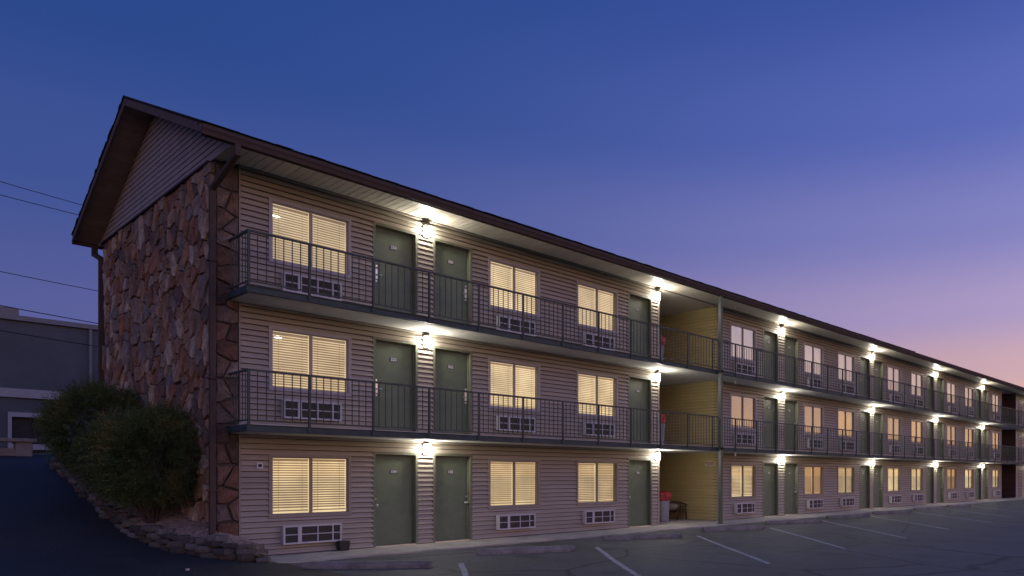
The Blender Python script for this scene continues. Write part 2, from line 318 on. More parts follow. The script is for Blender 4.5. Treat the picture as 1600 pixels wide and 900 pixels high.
def smooth_pts(pts, n):                     # Catmull-Rom through points
    pts = [Vector(p) for p in pts]; out = []
    for i in range(len(pts)-1):
        p0, p1, p2, p3 = pts[max(i-1, 0)], pts[i], pts[i+1], pts[min(i+2, len(pts)-1)]
        for k in range(n):
            t = k/n; out.append(0.5*((2*p1)+(p2-p0)*t+(2*p0-5*p1+4*p2-p3)*t*t+(3*p1-p0-3*p2+p3)*t**3))
    return out + [pts[-1]]

# ------------------------------------------------------------------ the ground
DR = [(-4, -0.03), (-2.4, 0.0), (-1.2, 0.07), (0, 0.20), (1.2, 0.42), (2.5, 0.74), (3.7, 1.04), (5.9, 1.47), (8.25, 1.87), (12, 2.18), (16, 2.28), (24, 2.3)]
def hz(x, y):
    d = interp(y, DR)
    if x < -0.15: return d
    if x < 0.9 and y < -0.9: return -0.03 + (d+0.03)*(0.9-x)/1.05 if y > -4 else -0.03
    return -0.03 if y < 8.6 else (2.3 if y > 9.4 else -0.03 + 2.33*(y-8.6)/0.8)
def axis(core, far): return [-v for v in reversed(far)] + core + far
xs = [-1500, -500, -150, -60, -30, -20] + [-16+0.5*i for i in range(30)] + [-1.0, -0.75, -0.5, -0.3, -0.16, -0.14, 0.1, 0.3, 0.5, 0.7, 0.9, 2, 4, 8, 16, 30, 60, 120, 400, 1500]
ys = [-1500, -500, -150, -60, -30, -20, -14, -10, -7, -5, -4] + [-3.6+0.4*i for i in range(50)] + [17, 18, 20, 24, 30, 60, 150, 500, 1500]
def sheet(xs, ys, fz, name, m):
    b = MB(); nx = len(xs)
    b.v = [(x, y, fz(x, y)) for y in ys for x in xs]
    b.f = [(j*nx+i, j*nx+i+1, (j+1)*nx+i+1, (j+1)*nx+i) for j in range(len(ys)-1) for i in range(nx-1)]
    o = b.build(name, m, None, True); o['kind'] = 'structure'; return o
sheet(xs, ys, hz, 'parking_lot', 'lot')
dxs = [-60, -30, -20] + [-16+0.5*i for i in range(30)] + [-1.0, -0.75, -0.5, -0.3, -0.16]
dys = [-30, -20, -14, -10, -7, -5, -4] + [-3.6+0.4*i for i in range(50)] + [17, 18, 20]
b = MB(); nx = len(dxs)+1
for y in dys:
    ex = max(0.6, 0.6 + min(0, (y+1.5))*-0.03) if y < -1.5 else -0.16
    row = dxs + [ex]
    b.v += [(x, y, hz(x, y)+0.005) for x in row]
b.f = [(j*nx+i, j*nx+i+1, (j+1)*nx+i+1, (j+1)*nx+i) for j in range(len(dys)-1) for i in range(nx-1)]
b.build('driveway', 'drive', None, True)['kind'] = 'structure'

ST = 2.55                                    # storey height
CO = ST/23                                   # siding course
XB0, XB1 = fx(1028.4), fx(1120)              # open breezeway
XC0, XC1 = fx(1564), fx(1587)                # second breezeway, brick lined
XEND = XC1 + 9.0
SOF = 7.60
o = MB().box(0.46, XEND, -1.5, -0.02, -0.12, 0.0).build('walkway', 'walk'); o['kind'] = 'structure'
o = MB().box(XB0, XB1-0.02, -0.02, 7.0, -0.12, 0.0).build('walkway', 'walk'); o['kind'] = 'structure'

# ------------------------------------------------------------------ the motel
motel = empty('motel_building')
tag(motel, 'long three storey motel with stone end wall, balconies and green doors', 'building')

WPX = [(421.3, 545.5), (764.9, 840), (902.2, 962), (1141.6, 1179), (1256, 1285), (1308.3, 1334), (1386.5, 1406.2), (1423, 1441), (1479.7, 1493), (1506, 1521), (1550, 1561)]
DPX = [(582.2, 651.5, -1), (675.5, 736.7, 1), (980, 1018, -1), (1191, 1215.5, -1), (1224.4, 1246.7, 1), (1342.5, 1358.7, -1), (1364.2, 1379, 1), (1447, 1458.7, -1), (1463.3, 1474, 1), (1523.3, 1533, -1), (1535, 1543.5, 1)]
WW, DW = 1.57, 1.05
WIN = [(fx(a)+fx(c))/2 for a, c in WPX]
DOOR = [((fx(a)+fx(c))/2, h) for a, c, h in DPX]
print('WIN', [(round(fx(a), 2), round(fx(c), 2), round(fx(c)-fx(a), 2)) for a, c in WPX]); print('DOOR', [(round(fx(a), 2), round(fx(c)-fx(a), 2)) for a, c, h in DPX]); print('X', XB0, XB1, XC0, XC1)
WZ0, WZ1, DZ1 = 7*CO, 18*CO, 19*CO
PIER = 0.39

def gaps(z0, z1, a, c):                       # free x intervals of a course between a and c
    zs = z0 % ST; zm = zs + (z1-z0)/2
    cuts = []
    if WZ0 < zm < WZ1: cuts += [(w-WW/2, w+WW/2) for w in WIN]
    if zm < DZ1: cuts += [(d-DW/2, d+DW/2) for d, h in DOOR]
    cuts = sorted(q for q in cuts if q[1] > a and q[0] < c); out = []; x = a
    for p, q in cuts:
        if p > x + 0.01: out.append((x, p))
        x = max(x, q)
    if c > x + 0.01: out.append((x, c))
    return out
LAP = [(0, 0.0, 0.016), (0, -0.038, 0.017), (0, -0.034, CO*0.58), (0, -0.014, CO*0.66), (0, -0.004, CO), (0, 0.0, CO)]
def lap(b, x0, x1, z): b.prism([(0, y, z+dz) for _, y, dz in LAP], (x0, 0, 0), (x1, 0, 0))
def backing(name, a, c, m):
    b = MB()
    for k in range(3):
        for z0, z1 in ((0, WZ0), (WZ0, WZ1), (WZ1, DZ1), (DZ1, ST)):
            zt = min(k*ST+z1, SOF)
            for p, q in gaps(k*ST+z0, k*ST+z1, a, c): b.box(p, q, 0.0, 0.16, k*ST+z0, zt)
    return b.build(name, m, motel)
wall1 = backing('front_wall', PIER, XB0, 'lap_shade')
for i in range(69):
    z = i*CO
    for p, q in gaps(z, z+CO, PIER+0.03, XB0-0.06):
        b = MB(); lap(b, p, q, z); b.build('siding_board', 'siding', wall1)
box('corner_trim', 'trim', wall1, PIER, PIER+0.03, -0.042, -0.001, 0.0, SOF)
box('corner_trim', 'trim', wall1, XB0-0.06, XB0+0.012, -0.042, -0.001, 0.0, SOF)
wall2 = backing('front_wall', XB1, XC0, 'lap_shade')
b = MB()
for i in range(69):
    for p, q in gaps(i*CO, i*CO+CO, XB1+0.06, XC0-0.06): lap(b, p, q, i*CO)
o = b.build('siding', 'siding_far', wall2, kind='stuff')
box('corner_trim', 'trim', wall2, XB1-0.012, XB1+0.06, -0.042, -0.001, 0.0, SOF)
box('corner_trim', 'trim', wall2, XC0-0.06, XC0+0.012, -0.042, -0.001, 0.0, SOF)
wall3 = MB().box(XC1, XEND, 0.0, 0.16, 0, SOF).build('front_wall', 'siding_far', motel)
b = MB()
for i in range(69): lap(b, XC1+0.2, XEND, i*CO)
b.build('siding', 'siding_far', wall3, kind='stuff')
box('corner_trim', 'wtrim', wall3, XC1-0.03, XC1+0.2, -0.05, -0.002, 0.0, SOF)
for k in range(3):
    d = empty('door', motel, (fx(1593.5), 0, k*ST))
    box('door_slab', 'darkbrown', d, -0.5, 0.5, -0.032, -0.021, 0, 2.05); box('door_frame', 'trim', d, -0.56, -0.5, -0.05, -0.022, 0, 2.1)
    w = empty('window', motel, (fx(1593.5)+1.9, 0, k*ST)); box('room_glow', 'coldlit' if k == 0 else 'room_dim', w, -0.75, 0.75, -0.03, -0.021, 0.5 if k == 0 else 0.8, 1.95); box('frame', 'wtrim', w, -0.82, -0.75, -0.05, -0.02, 0.45, 2.0)

# breezeway side walls (facing each other) and backs
b = MB().box(XB1, XB1+0.14, 0.17, 7.9, 0, SOF); bw = b.build('breezeway_wall', 'cream', motel)
b = MB()
for i in range(69):
    z = i*CO
    if i % 23 == 22: continue
    b.prism([(y*1.0, 0, z+dz) for _, y, dz in LAP], (XB1, -0.002, 0), (XB1, 7.0, 0))
b.build('siding', 'cream', bw, kind='stuff')
box('breezeway_wall', 'cream', motel, XB0-0.16, XB0-0.001, 0.17, 7.9, 0, SOF)
box('breezeway_back_wall', 'cream', motel, XB0, XB1, 7.0, 7.15, 0, SOF)
box('brick_wall', 'brick', motel, XC1, XC1+0.14, 0.17, 7.9, 0, SOF); box('brick_wall', 'brick', motel, XC1-0.02, XC1-0.001, -0.001, 7.0, 0, SOF)
box('breezeway_wall', 'siding_far', motel, XC0-0.16, XC0-0.001, 0.17, 7.9, 0, SOF)
box('breezeway_back_wall', 'brick', motel, XC0, XC1-0.03, 5.0, 5.15, 0, SOF)
# back wall
box('back_wall', 'siding_far', motel, 0.25, XEND, 7.75, 7.9, -0.1, SOF)
box('end_wall_core', 'siding_far', motel, XEND-0.16, XEND-0.002, 0.17, 7.74, 0, SOF)

# ---------------------------------------------------------------- stone end wall
def clip(poly, a, bb, c):                     # keep a*x+b*y<=c
    out = []
    for i in range(len(poly)):
        p, q = poly[i], poly[(i+1) % len(poly)]
        dp, dq = a*p[0]+bb*p[1]-c, a*q[0]+bb*q[1]-c
        if dp <= 0: out.append(p)
        if dp*dq < 0:
            t = dp/(dp-dq); out.append((p[0]+(q[0]-p[0])*t, p[1]+(q[1]-p[1])*t))
    return out
def cells(sites, rect, sx, sy):
    x0, x1, y0, y1 = rect; res = []
    S = [(x/sx, y/sy) for x, y in sites]
    for i, s in enumerate(S):
        poly = [(x0/sx, y0/sy), (x1/sx, y0/sy), (x1/sx, y1/sy), (x0/sx, y1/sy)]
        near = sorted((((q[0]-s[0])**2+(q[1]-s[1])**2), j) for j, q in enumerate(S) if j != i)[:22]
        for d, j in near:
            q = S[j]; a, bb = q[0]-s[0], q[1]-s[1]
            poly = clip(poly, a, bb, (q[0]**2+q[1]**2-s[0]**2-s[1]**2)/2)
            if len(poly) < 3: break
        if len(poly) >= 3: res.append([(x*sx, y*sy) for x, y in poly])
    return res
def rounded(poly, gap, rng):
    cx = sum(p[0] for p in poly)/len(poly); cyy = sum(p[1] for p in poly)/len(poly)
    # drop tiny edges
    q = []
    for p in poly:
        if not q or math.hypot(p[0]-q[-1][0], p[1]-q[-1][1]) > 0.05: q.append(p)
    if len(q) > 3 and math.hypot(q[0][0]-q[-1][0], q[0][1]-q[-1][1]) < 0.05: q.pop()
    out = []
    for i in range(len(q)):
        p, r_ = q[i], q[(i+1) % len(q)]
        for t in (0.07, 0.5, 0.93):
            x, y = p[0]+(r_[0]-p[0])*t, p[1]+(r_[1]-p[1])*t
            d = math.hypot(x-cx, y-cyy) or 1; k = 1-(gap+(0.012*rng.random()))/d
            out.append((cx+(x-cx)*k, cyy+(y-cyy)*k))
    return out, (cx, cyy)
def stone_obj(poly, c, tofn, depth, parent, rng, name='stone', mm='stone'):
    n = len(poly); tilt = (rng.uniform(-.16, .16), rng.uniform(-.16, .16))
    def ring(k, d): return [(c[0]+(x-c[0])*k, c[1]+(y-c[1])*k, d+((x-c[0])*tilt[0]+(y-c[1])*tilt[1])*(d/depth)*0.35 + (rng.uniform(-.012, .012) if d else 0)) for x, y in poly]
    rings = [ring(1.0, 0.0), ring(0.985, depth*0.75), ring(0.93, depth*1.0), ring(0.5, depth*1.04)]
    vs_ = [tofn(*p) for r_ in rings for p in r_] + [tofn(c[0], c[1], depth*1.06)]
    org = Vector(tofn(c[0], c[1], 0)); vs_ = [Vector(v)-org for v in vs_]
    fs = [(i*n+k, i*n+(k+1) % n, (i+1)*n+(k+1) % n, (i+1)*n+k) for i in range(3) for k in range(n)] + [(3*n+k, 3*n+(k+1) % n, 4*n) for k in range(n)]
    return MB().add(vs_, fs).build(name, mm, parent, False, loc=org)
rng = random.Random(11)
endw = MB().box(0.0, 0.25, 0.0, 7.9, -0.2, 7.56).build('stone_end_wall', 'mortar', motel)
sites = []
cw, ch = 0.31, 0.32
rows = int(7.56/ch)
for j in range(rows+1):
    n = int(7.9/cw)
    for i in range(n+1):
        if rng.random() < 0.20: continue
        if rng.random() < 0.16: sites.append(((i+rng.uniform(-.5, .5))*cw, (j+rng.uniform(0, 1))*ch))
        sites.append(((i+(0.5 if j % 2 else 0)+rng.uniform(-.42, .42))*cw, (j+0.5+rng.uniform(-.45, .45))*ch))
sites = [(x, y) for x, y in sites if 0.02 < x < 7.88 and 0.02 < y < 7.54]
polys = cells(sites, (0.02, 7.88, 0.02, 7.54), 1.0, 1.12)
polys = [p for p in polys if sum(q[1] for q in p)/len(p) > 0.2]
print('stones', len(polys))
def area(p): return abs(sum(a[0]*b_[1]-b_[0]*a[1] for a, b_ in zip(p, p[1:]+p[:1])))/2
polys.sort(key=lambda p: -area(p)/(18+sum(q[0] for q in p)/len(p)))
small = []
for i, p in enumerate(polys):
    q, c = rounded(p, 0.009, rng)
    o = stone_obj(q, c, lambda u, w, d: (-d, u, w), rng.uniform(0.03, 0.08), endw, rng)
    if i >= 285: small.append(o)
jb = MB()                                     # the smallest chips share one mesh
for o in small:
    jb.add([v.co+o.location for v in o.data.vertices], [tuple(f.vertices) for f in o.data.polygons]); bpy.data.objects.remove(o)
jb.build('small_stones', 'stone_small', endw, False, kind='stuff')
# pier face beside the siding: bigger rough blocks
sites = []
z = 0.2
while z < 7.4:
    if rng.random() < 0.55: sites += [(0.10+rng.uniform(-.04, .05), z+rng.uniform(-.08, .08)), (0.30+rng.uniform(-.05, .04), z+rng.uniform(-.12, .12))]
    else: sites.append((0.195+rng.uniform(-.06, .06), z))
    z += rng.uniform(0.30, 0.46)
for p in cells(sites, (0.0, PIER, 0.02, 7.54), 1.0, 1.0):
    q, c = rounded(p, 0.012, rng)
    stone_obj(q, c, lambda u, w, d: (u, -d, w), rng.uniform(0.03, 0.07), endw, rng, 'stone', 'pierstone')
box('pier_core', 'mortar', endw, 0.251, PIER-0.002, 0.002, 0.2, -0.1, 7.56)

# ---------------------------------------------------------------- roof
EY0, EY1, RY, EZ, RZ, RX0 = -1.13, 8.42, 3.64, 7.66, 9.64, -0.55
roof = MB()
prof = [(0, EY0, EZ-0.02), (0, RY, RZ-0.02), (0, EY1, EZ-0.02), (0, EY1+0.02, EZ+0.07), (0, RY, RZ+0.09), (0, EY0-0.02, EZ+0.07)]
roof.prism(prof, (RX0, 0, 0), (XEND+0.5, 0, 0))
roof = roof.build('roof', 'roof', motel)
# shingle tabs along the rake and eave edge, slightly uneven
b = MB()
x = RX0-0.02
while x < 30:
    w_ = 0.3; dz = rng.uniform(0, 0.012); b.box(x, x+w_-0.006, EY0-0.045-rng.uniform(0, .012), EY0+0.2, EZ+0.078+dz, EZ+0.088+dz); x += w_
b.build('shingle_edge', 'roof', roof, kind='stuff')
b = MB()
sl = (RZ-EZ)/(RY-EY0); L_ = math.hypot(RZ-EZ, RY-EY0)
for side in (0, 1):
    k = 0
    while k*0.14 < L_-0.1:
        t0, t1 = k*0.14/L_, min(1, (k*0.14+0.135)/L_)
        e = EY0 if side == 0 else EY1
        pa = (e+(RY-e)*t0, EZ+0.075+(RZ-EZ)*t0); pb = (e+(RY-e)*t1, EZ+0.092+(RZ-EZ)*t1)
        x0 = RX0-0.02-rng.uniform(0, 0.02)
        b.add([(x0, pa[0], pa[1]), (x0, pb[0], pb[1]), (x0, pb[0], pb[1]+0.016), (x0, pa[0], pa[1]+0.03), (0.2, pa[0], pa[1]), (0.2, pb[0], pb[1]), (0.2, pb[0], pb[1]+0.016), (0.2, pa[0], pa[1]+0.03)], [(0, 1, 2, 3), (4, 7, 6, 5), (0, 4, 5, 1), (3, 2, 6, 7), (0, 3, 7, 4), (1, 5, 6, 2)]); k += 1
b.build('shingle_edge', 'roof', roof, kind='stuff')
# rake fascia boards
for e in (EY0, EY1):
    b = MB(); b.prism([(0, e, EZ-0.10), (0, RY, RZ-0.10), (0, RY, RZ+0.05), (0, e, EZ+0.05)], (RX0-0.012, 0, 0), (RX0+0.02, 0, 0)); b.build('rake_board', 'rake', roof)
# rake underside planks
for e in (EY0, EY1):
    n = 20
    for k in range(n):
        t0, t1 = k/n+0.001, (k+1)/n-0.001
        a = (e+(RY-e)*t0, EZ-0.035+(RZ-EZ)*t0); c_ = (e+(RY-e)*t1, EZ-0.035+(RZ-EZ)*t1)
        MB().prism([(0, a[0], a[1]), (0, c_[0], c_[1]), (0, c_[0], c_[1]-0.012), (0, a[0], a[1]-0.012-0.004*(k % 2))], (RX0+0.022, 0, 0), (-0.03, 0, 0)).build('soffit_panel', 'rakesoffit', roof)
# gable siding
GZ0 = 7.57
def under(z):                                  # y extent of the gable at height z
    t = max(0.0, (z-(EZ-0.05))/(RZ-EZ)); return max(EY0+0.06, EY0+(RY-EY0)*t), min(EY1-0.06, EY1+(RY-EY1)*t)
gb = MB(); gb.prism([(0, *p) for p in ((EY0+0.1, GZ0), (EY1-0.1, GZ0), (EY1-0.1, EZ-0.03), (RY, RZ-0.05), (EY0+0.1, EZ-0.03))], (-0.01, 0, 0), (0.12, 0, 0))
gable = gb.build('gable_wall', 'gable', motel)
z = GZ0+0.05
GC = 0.118
while z < RZ-0.12:
    a0, a1 = under(z); c0, c1 = under(z+GC)
    x1, x0 = -0.032, -0.012
    vs_ = [(x0, a0, z), (x1, a0, z), (x1+0.004, c0, z+GC*0.8), (x0, c0, z+GC), (x0, a1, z), (x1, a1, z), (x1+0.004, c1, z+GC*0.8), (x0, c1, z+GC)]
    MB().add(vs_, [(0, 1, 2, 3), (7, 6, 5, 4), (1, 5, 6, 2), (2, 6, 7, 3), (0, 4, 5, 1)]).build('siding_board', 'gable', gable); z += GC
box('gable_trim', 'gable', gable, -0.045, -0.011, EY0+0.06, EY1-0.06, GZ0-0.01, GZ0+0.05)
box('gable_trim', 'brown', gable, -0.10, -0.011, 0.1, EY1-0.5, GZ0-0.05, GZ0-0.012)
box('eave_return', 'rakesoffit', gable, -0.008, 0.2, EY1-0.5, EY1-0.1, GZ0-0.03, GZ0-0.001)
# soffit under the front eave
x = -0.008; i = 0
while x < XB1:
    w_ = 0.305
    b = MB()
    b.box(x, x+w_*0.46, EY0+0.02, 0.0, SOF, SOF+0.02); b.box(x+w_*0.46, x+w_*0.54, EY0+0.02, 0.0, SOF+0.008, SOF+0.022); b.box(x+w_*0.54, x+w_*0.95, EY0+0.02, 0.0, SOF, SOF+0.02)
    b.build('soffit_panel', 'soffit', roof); x += w_
b = MB()
xs0 = x
while x < XEND:
    b.box(x, x+0.14, EY0+0.02, 0.0, SOF, SOF+0.02); x += 0.152
b.build('soffit', 'soffit', roof, kind='stuff')
box('soffit_backing', 'soffit', roof, 0.0, XEND, EY0+0.03, -0.002, SOF+0.024, SOF+0.035)
box('soffit_trim', 'trim', roof, PIER, XEND, -0.06, -0.034, SOF-0.04, SOF-0.001)
b = MB()
y = 0.0
while y < 6.9:
    b.box(XB0, XB1, y, y+0.14, SOF-0.03, SOF-0.01); y += 0.15
b.build('breezeway_ceiling', 'soffit', roof, kind='stuff')
box('breezeway_ceiling', 'soffit', roof, XB0-0.01, XB1+0.01, 0.0, 7.0, SOF-0.006, SOF+0.03)
box('breezeway_ceiling', 'soffit', roof, XC0-0.01, XC1+0.01, 0.0, 5.0, SOF-0.006, SOF+0.03)
# fascia, gutter
box('fascia', 'brown', roof, RX0+0.02, XEND+0.4, EY0-0.012, EY0+0.02, EZ-0.16, EZ+0.04)
gp = [(0, EY0-0.014, EZ-0.15), (0, EY0-0.085, EZ-0.15), (0, EY0-0.10, EZ-0.09), (0, EY0-0.125, EZ-0.05), (0, EY0-0.125, EZ+0.005), (0, EY0-0.10, EZ+0.005), (0, EY0-0.10, EZ-0.03), (0, EY0-0.014, EZ-0.03)]
MB().prism(gp, (RX0-0.02, 0, 0), (XEND+0.4, 0, 0)).build('gutter', 'brown', roof)
box('gutter', 'brown', roof, RX0, XEND+0.4, EY1+0.01, EY1+0.13, EZ-0.12, EZ+0.0)
def spout(pts, w, m):
    b = MB(); pts = [Vector(p) for p in pts]
    for p, q in zip(pts, pts[1:]):
        d = (q-p).normalized(); u = Vector((1, 0, 0)); v = d.cross(u).normalized()
        p_, q_ = p-d*w*0.35, q+d*w*0.35
        prof = [u*a*w*0.6+v*c*w*0.5 for a, c in ((-1, -.8), (-.8, -1), (.8, -1), (1, -.8), (1, .8), (.8, 1), (-.8, 1), (-1, .8))]
        b.prism(prof, p_, q_)
    o = b.build('downspout', m, motel); return o
dsx = fx(331.5, -0.15); gsx = fx(371, EY0-0.06)
sp = spout([(gsx, EY0-0.06, EZ-0.16), (gsx, EY0-0.06, EZ-0.32), (dsx, -0.15, 6.95), (dsx, -0.15, 0.42)], 0.08, 'brown')
for z in (5.6, 3.4, 1.3): box('strap', 'brown', sp, dsx-0.08, dsx+0.08, -0.215, -0.09, z, z+0.03)
sp2 = spout([(-0.1, EY1+0.07, EZ-0.12), (-0.1, EY1+0.07, EZ-0.3), (-0.06, 8.0, EZ-0.5), (-0.06, 8.0, 1.7)], 0.10, 'brown')

# ---------------------------------------------------------------- balconies
RAILY = -1.0
SX0 = 0.24
for k in (1, 2):
    z = k*ST
    s = box('balcony_slab', 'slab', motel, SX0, XEND, RAILY+0.03, -0.022, z-0.15, z)
    box('breezeway_floor', 'slab', s, XB0, XB1-0.02, -0.02, 7.0, z-0.15, z-0.002)
    box('breezeway_floor', 'slab', s, XC0, XC1-0.025, -0.02, 5.0, z-0.15, z-0.002)
    b = MB(); b.box(SX0-0.06, XEND, RAILY-0.035, RAILY+0.028, z-0.145, z-0.02); b.box(SX0-0.06, XEND, RAILY-0.06, RAILY-0.036, z-0.03, z-0.018); b.box(SX0-0.06, XEND, RAILY-0.06, RAILY-0.036, z-0.147, z-0.135)
    b.build('edge_beam', 'beam', s)
    box('edge_beam', 'beam', s, SX0-0.055, SX0-0.002, RAILY+0.03, -0.06, z-0.14, z-0.015)
    rl = empty('balcony_railing', motel, (0, 0, z))
    MB().box(SX0-0.045, XEND, RAILY-0.035, RAILY+0.015, 0.965, 1.0).build('top_rail', 'rail', rl)
    box('top_rail', 'rail', rl, SX0-0.045, SX0+0.005, RAILY+0.016, -0.05, 0.965, 1.0)
    box('bottom_rail', 'rail', rl, SX0-0.03, XEND, RAILY-0.02, RAILY+0.004, 0.05, 0.075)
    box('bottom_rail', 'rail', rl, SX0-0.03, SX0-0.006, RAILY+0.005, -0.05, 0.05, 0.075)
    pm = MB().box(-0.007, 0.007, -0.007, 0.007, 0.075, 0.965).mesh('picket', 'rail')
    pst = MB().box(-0.02, 0.02, -0.02, 0.02, -0.13, 0.965).box(-0.035, 0.035, -0.026, -0.021, -0.1, -0.05).mesh('post', 'rail')
    bays = [SX0-0.02]
    while bays[-1] < XEND-1.4: bays.append(bays[-1]+(1.26 if bays[-1] > 0.5 else 1.05))
    far = MB()
    cnt = 0
    for i, a in enumerate(bays):
        put('post', pst, rl, (a, RAILY-0.012 if i == 0 else RAILY-0.04, 0))
        if i+1 < len(bays):
            c_ = bays[i+1]; n = max(2, round((c_-a)/0.148))
            for j in range(1, n):
                x = a+(c_-a)*j/n
                if x < 26: put('picket', pm, rl, (x, RAILY-0.008, 0)); cnt += 1
                else: far.box(x-0.007, x+0.007, RAILY-0.015, RAILY-0.001, 0.075, 0.965)
    far.build('pickets', 'rail', rl, kind='stuff')
    for j in range(1, 7): put('picket', pm, rl, (SX0-0.018, RAILY+0.145*j, 0))
# tall post at the breezeway
px_ = fx(1123.7, RAILY-0.06)
pt = box('porch_post', 'post', motel, px_-0.055, px_+0.055, RAILY-0.17, RAILY-0.062, 0.0, SOF-0.001)
box('base_plate', 'rail', pt, px_-0.1, px_+0.1, RAILY-0.21, RAILY-0.02, 0.0005, 0.015)
for k in (1, 2): MB().lathe([(0.035, 0), (0.05, 0.02), (0.05, 0.06), (0.03, 0.08)], (px_, RAILY-0.2, k*ST-0.1), 10).build('bracket_cap', 'iron', pt)
# small sprinkler heads under the slabs
for k in (1, 2, 3):
    MB().tube([(fx(1149, -0.5), -0.5, k*ST-0.152 if k < 3 else SOF), (fx(1149, -0.5), -0.5, (k*ST-0.27) if k < 3 else SOF-0.12)], 0.025, 8).build('sprinkler_pipe', 'white', motel)

# ---------------------------------------------------------------- windows
def ring(b, x0, x1, z0, z1, w, y0, y1):
    b.box(x0, x1, y0, y1, z0, z0+w); b.box(x0, x1, y0, y1, z1-w, z1); b.box(x0, x0+w, y0, y1, z0+w, z1-w); b.box(x1-w, x1, y0, y1, z0+w, z1-w); return b
h = WW/2
def window_meshes(level_one):
    fm = 'trim' if level_one else 'wtrim'
    d = {}
    b = ring(MB(), -h-0.03, h+0.03, WZ0-0.03, WZ1+0.03, 0.06, -0.045, 0.02)
    d['frame'] = b.mesh('frame', fm)
    b = ring(MB(), -h+0.029, h-0.029, WZ0+0.029, WZ1-0.029, 0.022, -0.01, 0.04); d['sash'] = b.mesh('sash', fm)
    d['mullion'] = MB().box(-0.022, 0.022, -0.02, 0.045, WZ0+0.05, WZ1-0.05).mesh('mullion', fm)
    d['pane'] = MB().box(0.022, h-0.05, 0.018, 0.022, WZ0+0.05, WZ1-0.05).mesh('pane', 'glass')
    d['panec'] = MB().box(0.022, h-0.05, 0.018, 0.022, WZ0+0.05, WZ1-0.05).mesh('pane', 'coated')
    return d
W1, W2 = window_meshes(True), window_meshes(False)
def blind_mesh(pitch, ang, wd_, m, bottom, jit=0.0):
    b = MB(); rg = random.Random(3); z = WZ1-0.085; ca, sa = math.cos(ang)*wd_/2, math.sin(ang)*wd_/2
    for side in (-1, 1):
        a, c_ = (-h+0.055, -0.028) if side < 0 else (0.028, h-0.055)
        z = WZ1-0.10
        b.box(a, c_, 0.06, 0.10, WZ1-0.09, WZ1-0.06)
        while z > bottom:
            t1, t2 = rg.uniform(-jit, jit), rg.uniform(-jit, jit)
            vs_ = [(a, 0.08-ca, z-sa+t1), (c_, 0.08-ca, z-sa+t2), (c_, 0.08+ca, z+sa+t2), (a, 0.08+ca, z+sa+t1)]
            vs_ += [(x, y, zz+0.003) for x, y, zz in vs_]
            b.add(vs_, [(3, 2, 1, 0), (4, 5, 6, 7), (0, 1, 5, 4), (1, 2, 6, 5), (2, 3, 7, 6), (3, 0, 4, 7)]); z -= pitch
        b.box(a, c_, 0.065, 0.095, bottom-0.03, bottom-0.005)
        for q in (0.18, 0.82): b.box(a+(c_-a)*q-0.003, a+(c_-a)*q+0.003, 0.05, 0.054, bottom, WZ1-0.07)
    return b.mesh('blind', m)
BL = {'open': blind_mesh(0.050, R(32), 0.05, 'slat', WZ0+0.12, 0.002), 'shut': blind_mesh(0.050, R(40), 0.05, 'slat', WZ0+0.085, 0.0015),
      'dim': blind_mesh(0.040, R(60), 0.045, 'slat_dim', WZ0+0.085), 'pale': blind_mesh(0.040, R(60), 0.045, 'slat_pale', WZ0+0.085), 'amber': blind_mesh(0.045, R(50), 0.05, 'slat_amber', WZ0+0.09, 0.002), 'half': blind_mesh(0.050, R(22), 0.05, 'slat', WZ0+0.10, 0.003)}
RM = {k: MB().box(-h+0.001, h-0.001, 0.145, 0.155, WZ0+0.001, WZ1-0.001).mesh('room_glow', m) for k, m in (('open', 'room'), ('shut', 'room'), ('dim', 'room_dim'), ('pale', 'room_pale'), ('amber', 'room_amber'), ('half', 'room'))}
def add_window(x, k, style, coat=False):
    D = W1 if k == 0 else W2
    w = put('window', D['frame'], motel, (x, 0, k*ST))
    put('sash', D['sash'], w); put('mullion', D['mullion'], w)
    put('pane', D['panec' if coat else 'pane'], w); p = put('pane', D['panec' if coat else 'pane'], w, (-h+0.028, 0, 0))
    put('blind', BL[style], w); put('room_glow', RM[style], w); return w
for i, x in enumerate(WIN):
    add_window(x, 0, {2: 'shut', 4: 'amber', 5: 'shut', 6: 'half', 8: 'amber', 9: 'half'}.get(i, 'open'))
    w1 = add_window(x, 1, ('shut', 'half', 'open')[i] if i < 3 else ('amber' if i in (5, 7, 9) else 'dim'), i >= 3)
    w2 = add_window(x, 2, 'shut' if i < 3 else 'pale', i >= 3)
    if i == 0:
        for w, zz, xx in ((w1, WZ1-0.15, -h+0.2), (w2, WZ1-0.27, -h+0.16)):
            MB().lathe([(0.0, -0.03), (0.035, -0.02), (0.05, 0.0), (0.035, 0.02), (0.0, 0.03)], (xx, 0.122, zz), 12, 1.6, 0.35).build('ceiling_lamp', 'bulb', w)

